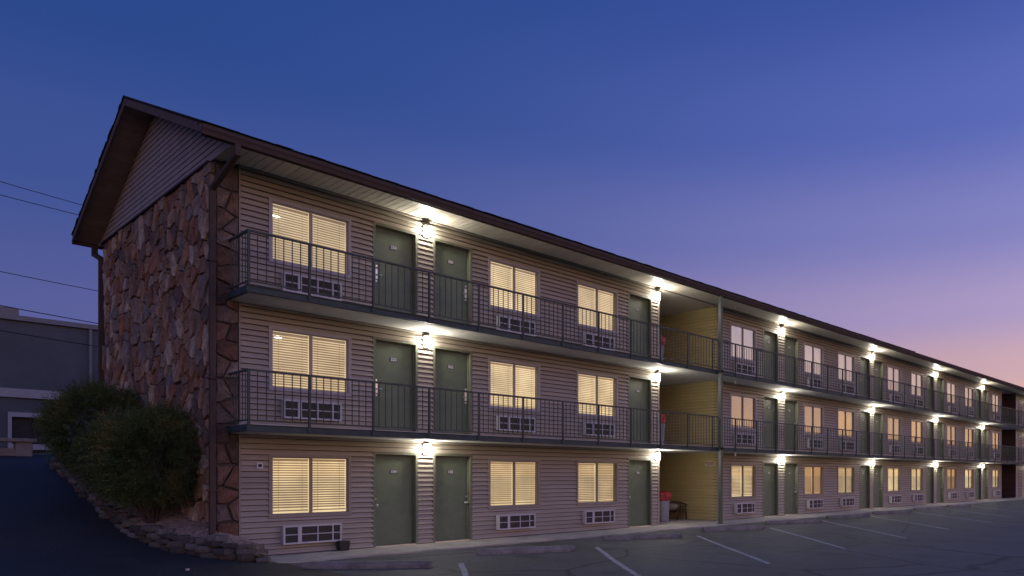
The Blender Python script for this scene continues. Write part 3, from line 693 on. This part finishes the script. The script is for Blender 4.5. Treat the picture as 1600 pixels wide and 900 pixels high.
# ---------------------------------------------------------------- doors
q = DW/2
b = MB(); b.box(-q-0.015, -q+0.05, -0.035, 0.11, 0, DZ1+0.015); b.box(q-0.05, q+0.015, -0.035, 0.11, 0, DZ1+0.015); b.box(-q+0.05, q-0.05, -0.035, 0.11, DZ1-0.04, DZ1+0.015)
b.box(-q+0.05, -q+0.065, 0.03, 0.08, 0.02, DZ1-0.04); b.box(q-0.065, q-0.05, 0.03, 0.08, 0.02, DZ1-0.04); b.box(-q+0.065, q-0.065, 0.03, 0.08, DZ1-0.055, DZ1-0.04)
DF = b.mesh('door_frame', 'greenframe')
DS = MB().box(-q+0.053, q-0.053, 0.082, 0.12, 0.025, DZ1-0.045).mesh('door_slab', 'green')
DT = MB().box(-q+0.05, q-0.05, -0.03, 0.12, 0.0, 0.022).mesh('threshold', 'metal')
HK = MB().lathe([(0.034, 0), (0.034, 0.008), (0.014, 0.012), (0.014, 0.04), (0.03, 0.05), (0.034, 0.065), (0.02, 0.08), (0.005, 0.083)], n=14)
HK.v = [(x, -z+0.082, y) for x, y, z in HK.v]; HK = HK.mesh('handle', 'metal', True)
b = MB().lathe([(0.028, 0), (0.028, 0.014), (0.02, 0.018)], n=12); b.v = [(x, -z+0.082, y) for x, y, z in b.v]; HD = b.mesh('deadbolt', 'metal')
b = MB().box(-0.032, 0.032, 0.062, 0.0815, -0.11, 0.11).tube([(0, 0.066, -0.02), (0, 0.02, -0.02), (0.11, 0.015, -0.025)], 0.012, 8); HL = b.mesh('card_lock', 'metal')
NP = MB().box(-0.085, 0.085, 0.076, 0.0815, -0.05, 0.05).mesh('number_plate', 'plate')
def text_mesh(s, size):
    cu = bpy.data.curves.new('digits', 'FONT'); cu.body = s; cu.size = size; cu.align_x = 'CENTER'; cu.align_y = 'CENTER'; cu.extrude = 0.001; cu.offset = 0.002
    o = bpy.data.objects.new('digits', cu); C.objects.link(o)
    bpy.context.view_layer.update()
    me = bpy.data.meshes.new_from_object(o.evaluated_get(bpy.context.evaluated_depsgraph_get())); bpy.data.objects.remove(o)
    me.materials.clear(); me.materials.append(M['white']); return me
NUM = {0: ['104', '102', '106', '108', '110', '112', '114', '116', '118', '120', '122'], 1: ['325', '302', '306', '308', '310', '312', '314', '316', '318', '320', '322'], 2: ['250', '380', '211', '208', '210', '212', '214', '216', '218', '220', '222']}
for i, (x, hs) in enumerate(DOOR):
    for k in range(3):
        d = empty('door', motel, (x, 0, k*ST))
        put('door_frame', DF, d); put('door_slab', DS, d); put('threshold', DT, d)
        hx = hs*(q-0.11)
        if k == 0: put('handle', HK, d, (hx, 0, 0.93)); put('deadbolt', HD, d, (hx-hs*(-0.02), 0, 1.07))
        else:
            hl = put('card_lock', HL, d, (hx, 0, 1.0)); hl.scale.x = -hs; put('deadbolt', HD, d, (hx, 0, 1.17)); put('deadbolt', HD, d, (hx, 0, 0.84))
        pl = put('number_plate', NP, d, (0.0 if k else 0.0, 0, 1.68))
        t = put('digits', text_mesh(NUM[k][i], 0.095), d, (0, 0.0745, 1.68)); t.rotation_euler = (R(90), 0, 0)

# ---------------------------------------------------------------- air conditioners
AW, AZ0, AZ1 = 1.13, 0.205, 0.585
a = AW/2
b = MB().box(-a, a, -0.13, -0.021, AZ0+0.01, AZ1-0.01); AB = b.mesh('housing', 'acwhite')
b = MB(); fr = lambda t: -a+AW*t
yo, yi = -0.165, -0.131
ring(b, -a-0.012, a+0.012, AZ0, AZ1, 0.035, yo, yi)
for t0, t1 in ((0.235, 0.30), (0.572, 0.59), (0.838, 0.86)): b.box(fr(t0), fr(t1), yo+0.004, yi, AZ0+0.035, AZ1-0.035)
zm = (AZ0+AZ1)/2
for t0, t1 in ((0.02, 0.235), (0.30, 0.572), (0.59, 0.838), (0.86, 0.98)): b.box(fr(t0), fr(t1), yo+0.006, yi, zm-0.008, zm+0.010)
AF = b.mesh('front_grille', 'acwhite')
AD = MB().box(-a+0.024, a-0.024, -0.136, -0.1305, AZ0+0.036, AZ1-0.036).mesh('grille_recess', 'dark')
b = MB()
for i in range(1, 16):
    zz = AZ0+0.036+(AZ1-AZ0-0.072)*i/16; b.box(-a+0.03, a-0.03, -0.148, -0.137, zz-0.0025, zz+0.0025)
AG = b.mesh('louvre_fins', 'fin')
ACX = [fx(489.5)] + [None]*10
off = fx(489.5, -0.15) - WIN[0]
for i, x in enumerate(WIN):
    for k in range(3):
        u = empty('air_conditioner', motel, (x+off, 0, k*ST-(0.0 if k == 0 else 0.01)))
        put('housing', AB, u); put('front_grille', AF, u); put('grille_recess', AD, u); put('louvre_fins', AG, u)

# ---------------------------------------------------------------- wall lamps with their light
LP = [(DOOR[0][0]+DOOR[1][0])/2, fx(1025)] + [(DOOR[i][0]+DOOR[i+1][0])/2 for i in (3, 5, 7, 9)] + [XC1+3.6]  # last entry: unseen lamps added past the frame to light the far wall
MBX = MB().box(-0.07, 0.07, -0.055, -0.02, -0.13, 0.13).box(-0.066, 0.066, -0.145, -0.02, 0.131, 0.142).mesh('mount', 'iron')
g = MB(); vs_ = []
for zz, s_ in ((-0.125, 0.80), (-0.10, 0.97), (0.0, 1.0), (0.10, 0.97), (0.13, 0.9)):
    vs_ += [(-0.075*s_, -0.056, zz), (-0.075*s_, -0.056-0.07*s_, zz), (-0.045*s_, -0.056-0.10*s_, zz), (0.045*s_, -0.056-0.10*s_, zz), (0.075*s_, -0.056-0.07*s_, zz), (0.075*s_, -0.056, zz)]
fs = [(i*6+k, i*6+(k+1) % 6, (i+1)*6+(k+1) % 6, (i+1)*6+k) for i in range(4) for k in range(6)] + [(5, 4, 3, 2, 1, 0), (24, 25, 26, 27, 28, 29)]
LG = MB().add(vs_, fs).mesh('lamp_glass', 'lampglass')
for x in LP:
    for k in range(3):
        lz = 2.20 if k != 1 else 2.17
        w = empty('wall_lamp', motel, (x, 0, k*ST+lz))
        put('mount', MBX, w); put('lamp_glass', LG, w)
        ld = bpy.data.lights.new('lamp_bulb', 'POINT'); ld.energy = 74; ld.color = (1.0, 0.94, 0.82); ld.shadow_soft_size = 0.06
        lo = bpy.data.objects.new('lamp_bulb', ld); C.objects.link(lo); lo.parent = w; lo.location = (0, -0.10, 0.0)
for k in range(3):                            # dim lamps on the brick of the far breezeway
    w = empty('wall_lamp', motel, (XC1-0.021, 1.2, k*ST+1.75)); box('lamp_glass', 'room_pale', w, -0.08, 0, -0.1, 0.1, -0.09, 0.09); box('mount', 'wtrim', w, -0.09, 0, -0.12, 0.12, 0.091, 0.11)

# small things fixed to the facade
ob = empty('outlet_box', motel, (fx(404.5), 0, at_y(404.5, 727.5, 0).z))
box('cover', 'white', ob, -0.055, 0.055, -0.06, -0.021, -0.06, 0.06); box('socket', 'darkbrown', ob, -0.03, 0.03, -0.064, -0.061, -0.03, 0.03)

# ------------------------------------------------------------------ things around the building
# bait box by the wall
bx_ = fx(535, -0.12)
o = MB().prism([(-0.09, 0, 0), (0.09, 0, 0), (0.12, 0, 0.2), (-0.12, 0, 0.22)], (bx_, -0.24, 0.0), (bx_, -0.05, 0.0)).build('bait_box', 'iron'); bevel(o, 0.012)
tag(o, 'small black box on the walk below the first air conditioner', 'box')

# litter bins with red lids
def bin_(x, y, z, label, rot=0.0):
    e = empty('litter_bin', None, (x, y, z)); e.rotation_euler.z = rot
    MB().lathe([(0.20, 0), (0.215, 0.02), (0.235, 0.55), (0.25, 0.72), (0.25, 0.75)], n=24).build('body', 'greyplastic', e, True)
    ld = MB().lathe([(0.272, 0.735), (0.275, 0.80), (0.26, 0.81), (0.25, 0.92), (0.235, 1.02), (0.12, 1.06), (0.01, 1.065)], n=24).build('lid', 'red', e, True)
    MB().box(-0.15, 0.15, -0.275, -0.255, 0.84, 0.98).build('flap', 'red', ld)
    return tag(e, label, 'bin', 'red lidded bins in the breezeway')
by = 0.62
bxx = XB0+0.33
p = ground(1037, 816, 0.0)
bin_(p.x+0.22, p.y+0.25, 0, 'grey litter bin with red lid on the ground floor of the breezeway')
bin_(XB0+0.34, 0.35, ST, 'red topped bin behind the railing on the middle balcony', 0.5)
bin_(XB0+0.30, 0.35, 2*ST, 'red topped bin behind the railing on the top balcony', 0.2)
# iron bench with a bundle
bn = empty('iron_bench', None, (XB1-1.15, 3.6, 0)); 
p = ground(1060, 806, 0.0)
bn.scale = (0.9, 1, 0.74); bn.location = (XB1-0.36, 1.85, 0); bn.rotation_euler.z = R(-90)
tag(bn, 'low black iron bench heaped with pale cloth inside the ground floor breezeway', 'bench')
b = MB()
for i in range(5): b.box(-0.6, 0.6, -0.24+0.1*i, -0.165+0.1*i, 0.40, 0.425)
b.build('seat', 'iron', bn)
b = MB()
b.tube([(-0.6+1.2*t/10, 0.28, 0.72+0.13*math.sin(math.pi*t/10)) for t in range(11)], 0.022, 6); b.box(-0.6, 0.6, 0.265, 0.295, 0.47, 0.50)
for i in range(9):
    xx = -0.52+0.13*i; b.tube([(xx, 0.28, 0.5), (xx, 0.28, 0.74+0.11*math.sin(math.pi*(xx+0.6)/1.2))], 0.012, 5)
b.build('backrest', 'iron', bn)
for sx in (-0.57, 0.57):
    for sy in (-0.22, 0.26): MB().tube([(sx, sy, 0.0), (sx, sy*0.95, 0.4)], 0.025, 6).build('leg', 'iron', bn)
    MB().tube([(sx, 0.27, 0.66), (sx, 0.0, 0.64), (sx, -0.22, 0.60), (sx, -0.22, 0.42)], 0.02, 6).build('armrest', 'iron', bn)
b = MB(); nl, na = 9, 16
for j in range(nl+1):
    for i in range(na):
        th = math.pi*j/nl; ph = 2*math.pi*i/na; d = Vector((math.sin(th)*math.cos(ph), math.sin(th)*math.sin(ph), math.cos(th)))
        k = 1+0.28*noise.noise(d*2.3+Vector((4, 1, 7))); b.v.append((d.x*0.34*k, d.y*0.2*k, 0.13+d.z*0.14*k))
b.f = [(j*na+i, j*na+(i+1) % na, (j+1)*na+(i+1) % na, (j+1)*na+i) for j in range(nl) for i in range(na)]
o = b.build('cloth_bundle', 'cloth', None, True, loc=(bn.location.x, bn.location.y, 0.315)); o.rotation_euler.z = R(-90)
tag(o, 'crumpled pale cloth bundle lying on the black bench', 'bundle')
# sign on the breezeway wall
sy0 = 0.18
sg = empty('wall_sign', None, (XB1-0.026, 0.30, 2.02)); tag(sg, 'small red and white sign high on the yellow breezeway wall', 'sign')
box('panel', 'white', sg, -0.008, 0, -0.22, 0.22, -0.07, 0.07)
b = MB(); rg = random.Random(5); y = 0.19
while y > -0.17:
    w_ = rg.uniform(0.03, 0.06); b.box(-0.0105, -0.0085, y-w_, y, 0.005, rg.choice((0.04, 0.052))); y -= w_+0.015
b.box(-0.0105, -0.0085, -0.18, 0.12, -0.045, -0.02)
b.build('lettering', 'red', sg)

# wheel stops
SPX = [((471, 890), (672, 887.5)), ((745, 868), (900, 861.5)), ((945, 845), (1066, 840.5)), ((1101, 831), (1195, 827)), ((1199, 819.8), (1284, 817.3)), ((1294, 811), (1360, 808)), ((1364, 804), (1427, 801.5)), ((1430, 797.5), (1479, 795.5)), ((1482, 793), (1518, 791))]
SLAB = ['wheel stop nearest the stone edging, under the first lit window', 'wheel stop in front of the second lit ground floor window', 'wheel stop in front of the green door beside the breezeway', 'wheel stop right of the tall green post', 'fifth concrete wheel stop from the stone edging', 'sixth concrete wheel stop from the stone edging', 'seventh concrete wheel stop from the stone edging', 'second farthest concrete wheel stop along the walk', 'farthest concrete wheel stop along the walk']
for i, ((a0, a1), lb) in enumerate(zip(SPX, SLAB)):
    p, q_ = ground(*a0, z=-0.03), ground(*a1, z=-0.03)
    d = (q_-p); ln = min(max(d.length, 1.7), 2.2); ang = math.atan2(d.y, d.x); c_ = (p+q_)/2
    n_ = Vector((-math.sin(ang), math.cos(ang), 0)); c_ += n_*0.09
    b = MB(); prof = [(0, -0.10, 0), (0, 0.10, 0), (0, 0.10, 0.055), (0, 0.065, 0.125), (0, -0.065, 0.125), (0, -0.10, 0.055)]
    nseg = 14; rgs = random.Random(i+20)
    rings = []
    for s_ in range(nseg+1):
        x = -ln/2+ln*s_/nseg; k = 0.82 if s_ in (0, nseg) else 1.0
        rings.append([(x, y*k+rgs.uniform(-.004, .004), zz*(0.93 if s_ in (0, nseg) else 1)+(rgs.uniform(-.005, .003) if zz else 0)) for _, y, zz in prof])
    vs_ = [v for r_ in rings for v in r_]
    fs = [(s_*6+k, s_*6+(k+1) % 6, (s_+1)*6+(k+1) % 6, (s_+1)*6+k) for s_ in range(nseg) for k in range(6)] + [(5, 4, 3, 2, 1, 0), tuple(nseg*6+k for k in range(6))]
    o = MB().add(vs_, fs).build('wheel_stop', 'stop', None, loc=(c_.x, c_.y, -0.03)); o.rotation_euler.z = ang
    tag(o, 'grey ' + lb, 'wheel stop', 'wheel stops along the walk')
# painted bay lines
LPX = [((721, 880), (733, 925)), ((931, 855.5), (1010, 910)), ((1089, 837.5), (1201, 881)), ((1204, 825), (1321, 857.5)), ((1284, 813.5), (1415, 841)), ((1361, 806.5), (1484, 827.5)), ((1427, 800), (1551, 817)), ((1480, 795.5), (1583, 808.5)), ((1518, 791), (1640, 805))]
for p0, p1 in LPX:
    a0, a1 = ground(*p0, z=-0.03), ground(*p1, z=-0.03)
    d = (a1-a0).normalized(); n_ = Vector((-d.y, d.x, 0)); b = MB(); nn = 24; rgs = random.Random(int(p0[0]))
    for s_ in range(nn+1):
        c_ = a0+(a1-a0)*s_/nn + n_*0.012*math.sin(s_*0.3+p0[0]); w0, w1 = 0.05+rgs.uniform(-.006, .006), 0.05+rgs.uniform(-.006, .006)
        b.v += [(*(c_+n_*w0).xy, -0.025), (*(c_-n_*w1).xy, -0.025)]
    b.f = [(2*s_, 2*s_+1, 2*s_+3, 2*s_+2) for s_ in range(nn)]
    b.build('parking_line', 'line')['kind'] = 'structure'

# ---------------------------------------------------------------- planting bed, edging, gravel, shrubs
PATH = smooth_pts([(0.50, -1.42, 0), (0.12, -1.22, 0), (-0.22, -0.92, 0), (-0.68, 0.1, 0), (-0.94, 1.2, 0), (-1.06, 2.4, 0), (-1.10, 3.7, 0), (-1.05, 5.9, 0), (-1.0, 8.3, 0)], 12)
def path_x(y):
    for p, q_ in zip(PATH, PATH[1:]):
        if p.y <= y <= q_.y: t = (y-p.y)/((q_.y-p.y) or 1); return p.x+(q_.x-p.x)*t
    return PATH[0].x if y < PATH[0].y else PATH[-1].x
EH = [(-1.5, 0.24), (-1.0, 0.33), (-0.3, 0.30), (1, 0.22), (3, 0.2), (8.5, 0.18)]
def bedz(x, y):
    xe = path_x(y); base = interp(y, DR) + min(interp(y, EH), 0.26)*0.75
    t = max(0, min(1, (x-xe)/max(0.2, -0.02-xe)))
    target = max(0.40, interp(y, DR)+0.34)
    return base+(target-base)*t + 0.03*noise.noise(Vector((x*2, y*2, 0)))
b = MB(); rows_ = 60; cols_ = 14; y0, y1 = -1.36, 8.3
for j in range(rows_+1):
    y = y0+(y1-y0)*j/rows_; xe = path_x(y)+0.03; xr = -0.005 if y > -0.02 else min(0.42, max(xe+0.05, 0.42))
    for i in range(cols_+1):
        x = xe+(xr-xe)*i/cols_; b.v.append((x, y, bedz(x, y) if y > -0.02 or x < 0 else bedz(min(x, -0.02), y)-0.12*max(0, x)/0.42))
b.f = [(j*(cols_+1)+i, j*(cols_+1)+i+1, (j+1)*(cols_+1)+i+1, (j+1)*(cols_+1)+i) for j in range(rows_) for i in range(cols_)]
b.build('planting_bed', 'gravel', None, True)['kind'] = 'structure'
BEDV = b
# gravel
g = MB(); rg = random.Random(9)
OCT = [(1, 0, 0), (-1, 0, 0), (0, 1, 0), (0, -1, 0), (0, 0, 1), (0, 0, -1)]
OF = [(0, 2, 4), (2, 1, 4), (1, 3, 4), (3, 0, 4), (2, 0, 5), (1, 2, 5), (3, 1, 5), (0, 3, 5)]
for i in range(9000):
    y = rg.uniform(-1.3, 6) if rg.random() < 0.5 else rg.uniform(-1.3, 1.5); xe = path_x(y)+0.1; xr = -0.02 if y > -0.05 else 0.40
    x = rg.uniform(xe, xr)
    z = bedz(x, y) if y > -0.02 or x < 0 else bedz(min(x, -0.02), y)-0.12*max(0, x)/0.42
    s_ = rg.uniform(0.008, 0.022); a_ = rg.uniform(0, 6.28); ca, sa = math.cos(a_), math.sin(a_)
    k = (rg.uniform(.7, 1.3), rg.uniform(.7, 1.2), rg.uniform(.5, .8))
    g.add([(x+(v[0]*k[0]*ca-v[1]*k[1]*sa)*s_, y+(v[0]*k[0]*sa+v[1]*k[1]*ca)*s_, z+0.004+v[2]*k[2]*s_) for v in OCT], OF)
o = g.build('gravel', 'pebble', None, kind='stuff'); o['label'] = 'brown gravel spread over the planting bed'; o['category'] = 'gravel'
# slab rock edging
edge = empty('stone_edging', None, (0, 0, 0)); tag(edge, 'low dry stacked stone edging curving up along the driveway', 'edging')
def slab_rock(c, ang, l, w, t, rg, parent=edge, m='edgestone', name='stone'):
    n = rg.randint(6, 8); pts = []
    for i in range(n):
        a_ = 2*math.pi*(i+rg.uniform(-.25, .25))/n; pts.append((math.copysign(abs(math.cos(a_))**0.6, math.cos(a_))*l/2*rg.uniform(.86, 1.08), math.copysign(abs(math.sin(a_))**0.6, math.sin(a_))*w/2*rg.uniform(.86, 1.08)))
    tl = (rg.uniform(-.05, .05), rg.uniform(-.07, .07))
    def rr(k, z): return [(x*k, y*k, z+x*tl[0]+y*tl[1]+rg.uniform(-.006, .006)) for x, y in pts]
    vs_ = rr(0.93, 0)+rr(1.0, t*0.3)+rr(0.99, t*0.8)+rr(0.9, t)
    fs = [(i*n+k, i*n+(k+1) % n, (i+1)*n+(k+1) % n, (i+1)*n+k) for i in range(3) for k in range(n)] + [tuple(range(n))[::-1], tuple(range(3*n, 4*n))]
    o = MB().add(vs_, fs).build(name, m, parent, loc=c); o.rotation_euler.z = ang; return o
rg = random.Random(4)
acc = [0.0]
for p, q_ in zip(PATH, PATH[1:]): acc.append(acc[-1]+(q_-p).length)
def along(s_):
    for i in range(len(PATH)-1):
        if s_ <= acc[i+1]:
            t = (s_-acc[i])/(acc[i+1]-acc[i]); return PATH[i].lerp(PATH[i+1], t), (PATH[i+1]-PATH[i]).normalized()
    return PATH[-1], (PATH[-1]-PATH[-2]).normalized()
s_ = 0.12; TOT = acc[-1]
for course in range(4):
    s_ = 0.05+0.14*course
    while s_ < TOT-0.15:
        c_, d = along(s_); H = interp(c_.y, EH); th = rg.uniform(0.085, 0.13); l = rg.uniform(0.24, 0.46)
        zt = interp(c_.y, DR) + course*0.10
        if course*0.10 < H-0.02:
            nrm_ = Vector((d.y, -d.x, 0))     # towards the bed
            cc = c_ + nrm_*(0.06+0.035*course+rg.uniform(-.025, .025))
            mid, dd = along(min(TOT, s_+l/2)); cc = mid + Vector((dd.y, -dd.x, 0))*(0.06+0.035*course+rg.uniform(-.03, .03))
            slab_rock((cc.x, cc.y, hz(cc.x-0.25, cc.y)-0.02+course*0.10+rg.uniform(-.008, .008)), math.atan2(dd.y, dd.x)+rg.uniform(-.15, .15), l, rg.uniform(0.24, 0.36), th, rg)
        s_ += l*rg.uniform(0.9, 1.0)
# squared block where the edging meets the siding, white rock
slab_rock((0.40, -0.75, 0.06), 0.2, 0.34, 0.26, 0.24, rg)
slab_rock((0.33, -1.05, 0.10), 0.5, 0.4, 0.3, 0.12, rg)
wr = ground(254, 836, 0.40)
o = slab_rock((wr.x, wr.y, 0.33), 0.3, 0.3, 0.2, 0.12, rg, None, 'whitestone', 'white_rock'); tag(o, 'single whitish rock resting on the edging by the gravel', 'rock')
for j, (x_, y_) in enumerate(((264, 861.5), (278, 863), (293, 895))):
    p = ground(x_, y_, 0.05 if j < 2 else 0.0)
    o = slab_rock((p.x, p.y, hz(p.x, p.y)+0.004), j, 0.07, 0.05, 0.03, rg, None, 'whitestone', 'pebble'); tag(o, ['tiny pale stone on the driveway below the edging, left of two', 'tiny pale stone on the driveway below the edging, right of two', 'tiny pale stone on the open driveway near the bottom'][j], 'stone')

# shrubs
def shrub(c, rad, n, seed, label, lean):
    rg = random.Random(seed); c = Vector(c)
    e = empty('evergreen_shrub', None, (c.x, c.y, bedz(c.x, c.y)-0.02)); tag(e, label, 'shrub', 'evergreen shrubs against the stone wall')
    org = e.location.copy(); b = MB()
    def surf(d):
        k = 1 + 0.16*noise.noise(d*1.7+Vector((seed, 0, 0))) + 0.12*noise.noise(d*4.3+Vector((0, seed, 0)))
        k += 0.10*noise.noise(d*9.0+Vector((seed, seed, 0)))
        if d.z < 0: k *= 1+0.16*d.z
        return Vector((d.x*rad[0]*k, d.y*rad[1]*k, d.z*rad[2]*k))
    tw = []
    while len(tw) < n:
        d = Vector((rg.gauss(0, 1), rg.gauss(0, 1), rg.gauss(0, 1))).normalized()
        if d.z < -0.9: continue
        base = c + surf(d)*rg.uniform(0.72, 0.97)
        if base.x > -0.05 and base.y > -0.1: continue
        if base.z < bedz(base.x, base.y)+0.02: continue
        if noise.noise(base*3.2+Vector((seed, 3, 1))) < -0.2 and rg.random() < 0.75: continue
        tw.append((base, d))
    for base, d in tw:
        ax = (d + Vector((rg.gauss(0, .35), rg.gauss(0, .35), rg.gauss(0.25, .35)))).normalized()
        ln = rg.uniform(0.10, 0.20) if rg.random() < 0.85 else rg.uniform(0.25, 0.38)
        side = ax.cross(Vector((rg.gauss(0, 1), rg.gauss(0, 1), rg.gauss(0, 1)))).normalized()
        up = ax.cross(side)
        for q_ in range(7):
            t = q_/6; p0 = base+ax*ln*t + Vector((0, 0, -0.03*t*t)); s2 = side if q_ % 2 else -side
            dr = (ax*0.75+s2*(0.9-0.5*t)+up*rg.uniform(-.3, .3)).normalized(); lf = rg.uniform(0.035, 0.06)*(1.1-0.4*t); wv = dr.cross(up).normalized()*0.008
            p1 = p0+dr*lf
            if p1.x > -0.03 and p1.y > -0.1: continue
            b.v += [tuple(p0-wv*0.6-org), tuple(p0+dr*lf*0.55+wv-org), tuple(p1-org), tuple(p0+dr*lf*0.5-wv-org)]
            k = len(b.v)-4; b.f.append((k, k+1, k+2, k+3))
    b.build('foliage', 'leaf', e)
    # inner mass of shaded twigs
    t_ = MB()
    for i in range(34):
        d = Vector((rg.gauss(0, 1), rg.gauss(0, 1), abs(rg.gauss(0.3, 0.7)))).normalized(); tip = c+surf(d)*0.86
        if tip.x > -0.06: tip.x = -0.08
        m_ = org+(tip-org)*0.45+Vector((rg.uniform(-.08, .08), rg.uniform(-.08, .08), 0.06))
        st = org+Vector((rg.uniform(-.1, .05), rg.uniform(-.12, .12), -0.05))
        t_.tube([st-org, m_-org, tip-org], [0.022, 0.013, 0.004], 5)
    t_.build('stem', 'bark', e)
    return e
shrub((-0.80, 4.75, 2.60), (0.92, 1.22, 0.98), 9500, 21, 'taller rear evergreen shrub nearest the grey building, leaning over the edging', 0)
shrub((-0.64, 1.40, 1.86), (0.86, 1.12, 1.02), 9000, 33, 'front dark evergreen shrub closest to the brown downspout', 0)
shrub((-0.70, 2.9, 1.95), (0.75, 1.0, 0.85), 6000, 45, 'middle evergreen shrub filling the gap between the two big shrubs', 0)

# ---------------------------------------------------------------- grey building up the slope
GY = 25.0
gx = lambda px, y=GY: fx(px, y)
gbz = lambda px, py, y=GY: at_y(px, py, y).z
gbld = empty('grey_building', None, (gx(60), GY, 2.25)); tag(gbld, 'dark grey flat roofed building with pale band beyond the shrubs', 'building')
o3 = gbld.location
def gbox(name, m, x0, x1, y0, y1, z0, z1, parent=gbld): return MB().box(x0-o3.x, x1-o3.x, y0-o3.y, y1-o3.y, z0-o3.z, z1-o3.z).build(name, m, parent)
GX0, GX1 = gx(-160), gx(230)
top = gbz(80, 500); bz0, bz1 = gbz(40, 622), gbz(40, 608.5)
ox0, ox1, oz0, oz1 = gx(12), gx(96), gbz(40, 697), gbz(40, 645)
ix0, ix1, iz1 = gx(18), gx(90), gbz(40, 652)
wl = gbox('wall', 'greywall', GX0, GX1, GY+0.25, GY+12, 2.0, top)
gbox('wall_panel', 'greywall', GX0, ox0, GY, GY+0.249, 2.0, bz0-0.002); gbox('wall_panel', 'greywall', ox1, GX1, GY, GY+0.249, 2.0, bz0-0.002); gbox('wall_panel', 'greywall', ox0, ox1, GY, GY+0.249, oz1, bz0-0.002)
gbox('wall_panel', 'greywall', GX0, GX1, GY, GY+0.249, bz0, top-0.2)
gbox('band', 'offwhite', GX0, GX1, GY-0.12, GY-0.001, bz0, bz1)
gbox('coping', 'grey', GX0-0.1, GX1, GY-0.15, GY+12.1, top-0.2+0.002, top)
gbox('downpipe', 'grey', gx(138.5), gx(143), GY-0.12, GY-0.002, bz1+0.002, top-0.21)
dr = gbox('shop_window', 'offwhite', ox0, ix0, GY-0.08, GY+0.1, oz0-0.2, oz1)
gbox('frame', 'offwhite', ix0, ix1, GY-0.078, GY+0.1, iz1, oz1); gbox('frame', 'offwhite', ix1, ox1, GY-0.08, GY+0.1, oz0-0.2, oz1); gbox('sill', 'offwhite', ix0, ix1, GY-0.078, GY+0.1, oz0-0.15, oz0+0.08)
gbox('infill', 'darkbrown', ix0, ix1, GY+0.14, GY+0.2, oz0, iz1)  # dark sheet stands in for the shade of the open interior
gbox('mullion', 'darkbrown', (ix0+ix1)/2-0.04, (ix0+ix1)/2+0.04, GY+0.05, GY+0.139, oz0+0.08, iz1)
ru = empty('rooftop_unit', None, (gx(-4, GY+3), GY+3, top)); tag(ru, 'small dark box unit on the grey building roof at the left edge', 'roof unit')
box('housing', 'grey', ru, -0.8, 0.62, -0.5, 0.5, 0.08, 0.72); box('curb', 'dark', ru, -0.7, 0.5, -0.4, 0.4, 0, 0.08)
# stone bench at the top of the drive
bp = at_y(20, 712, 11.5)
sb = empty('stone_bench', None, (bp.x, 11.5, hz(bp.x, 11.5))); tag(sb, 'pale stone slab bench at the top of the drive', 'bench')
hh = at_y(20, 685, 11.5).z - sb.location.z
xr_ = fx(55, 11.5)-bp.x
bevel(MB().box(-1.6, xr_, -0.28, 0.28, hh-0.10, hh).build('seat', 'beige', sb), 0.015)
for a0, a1 in ((xr_-0.42, xr_-0.08), (-0.95, -0.45)):
    bevel(MB().box(a0, a1, -0.22, 0.22, -0.05, hh-0.1005).build('support', 'beige', sb), 0.02)
MB().box(-0.45, xr_-0.421, -0.1, 0.15, -0.05, hh*0.42).build('stretcher', 'beige', sb)
# low rubble wall behind the shrub
rwl = empty('rubble_wall', None, (fx(118, 10), 10.0, hz(-1.5, 10))); tag(rwl, 'short low wall of pale rubble stones behind the rear shrub', 'wall')
rg = random.Random(8)
xa, xb = fx(99, 10)-rwl.location.x, fx(150, 10)-rwl.location.x
for c in range(2):
    x = xa
    while x < xb:
        l = rg.uniform(0.16, 0.3); slab_rock((x+l/2, rg.uniform(-.03, .03), -0.04+c*0.12), rg.uniform(-.2, .2), l, 0.25, 0.13, rg, rwl, 'beige'); x += l*0.98
# power cables
WR = [((-60, 262.5), (190, 334)), ((-60, 285), (190, 349)), ((-60, 408), (200, 460)), ((-60, 462), (210, 512)), ((-60, 502), (210, 547))]
WL = ['topmost of the power cables left of the roof', 'second highest power cable left of the roof', 'middle power cable crossing the open sky', 'power cable passing just above the grey building roof', 'lowest power cable crossing in front of the grey wall']
for i, (p0, p1) in enumerate(WR):
    yy = 20.0 - 0.4*i
    a0, a1 = at_y(*p0, yy-2), at_y(*p1, yy+1)
    a0 = a0 + (a0-a1)*0.6; a1 = a1 + (a1-a0)*0.5
    pts = [a0.lerp(a1, t/16) for t in range(17)]
    for t, p in enumerate(pts): p.z -= 0.10*(1-((t-8)/8)**2)
    o = MB().tube(pts, 0.013 if i < 3 else 0.016, 5).build('power_cable', 'wire'); tag(o, 'thin black ' + WL[i], 'cable', 'power cables on the left')
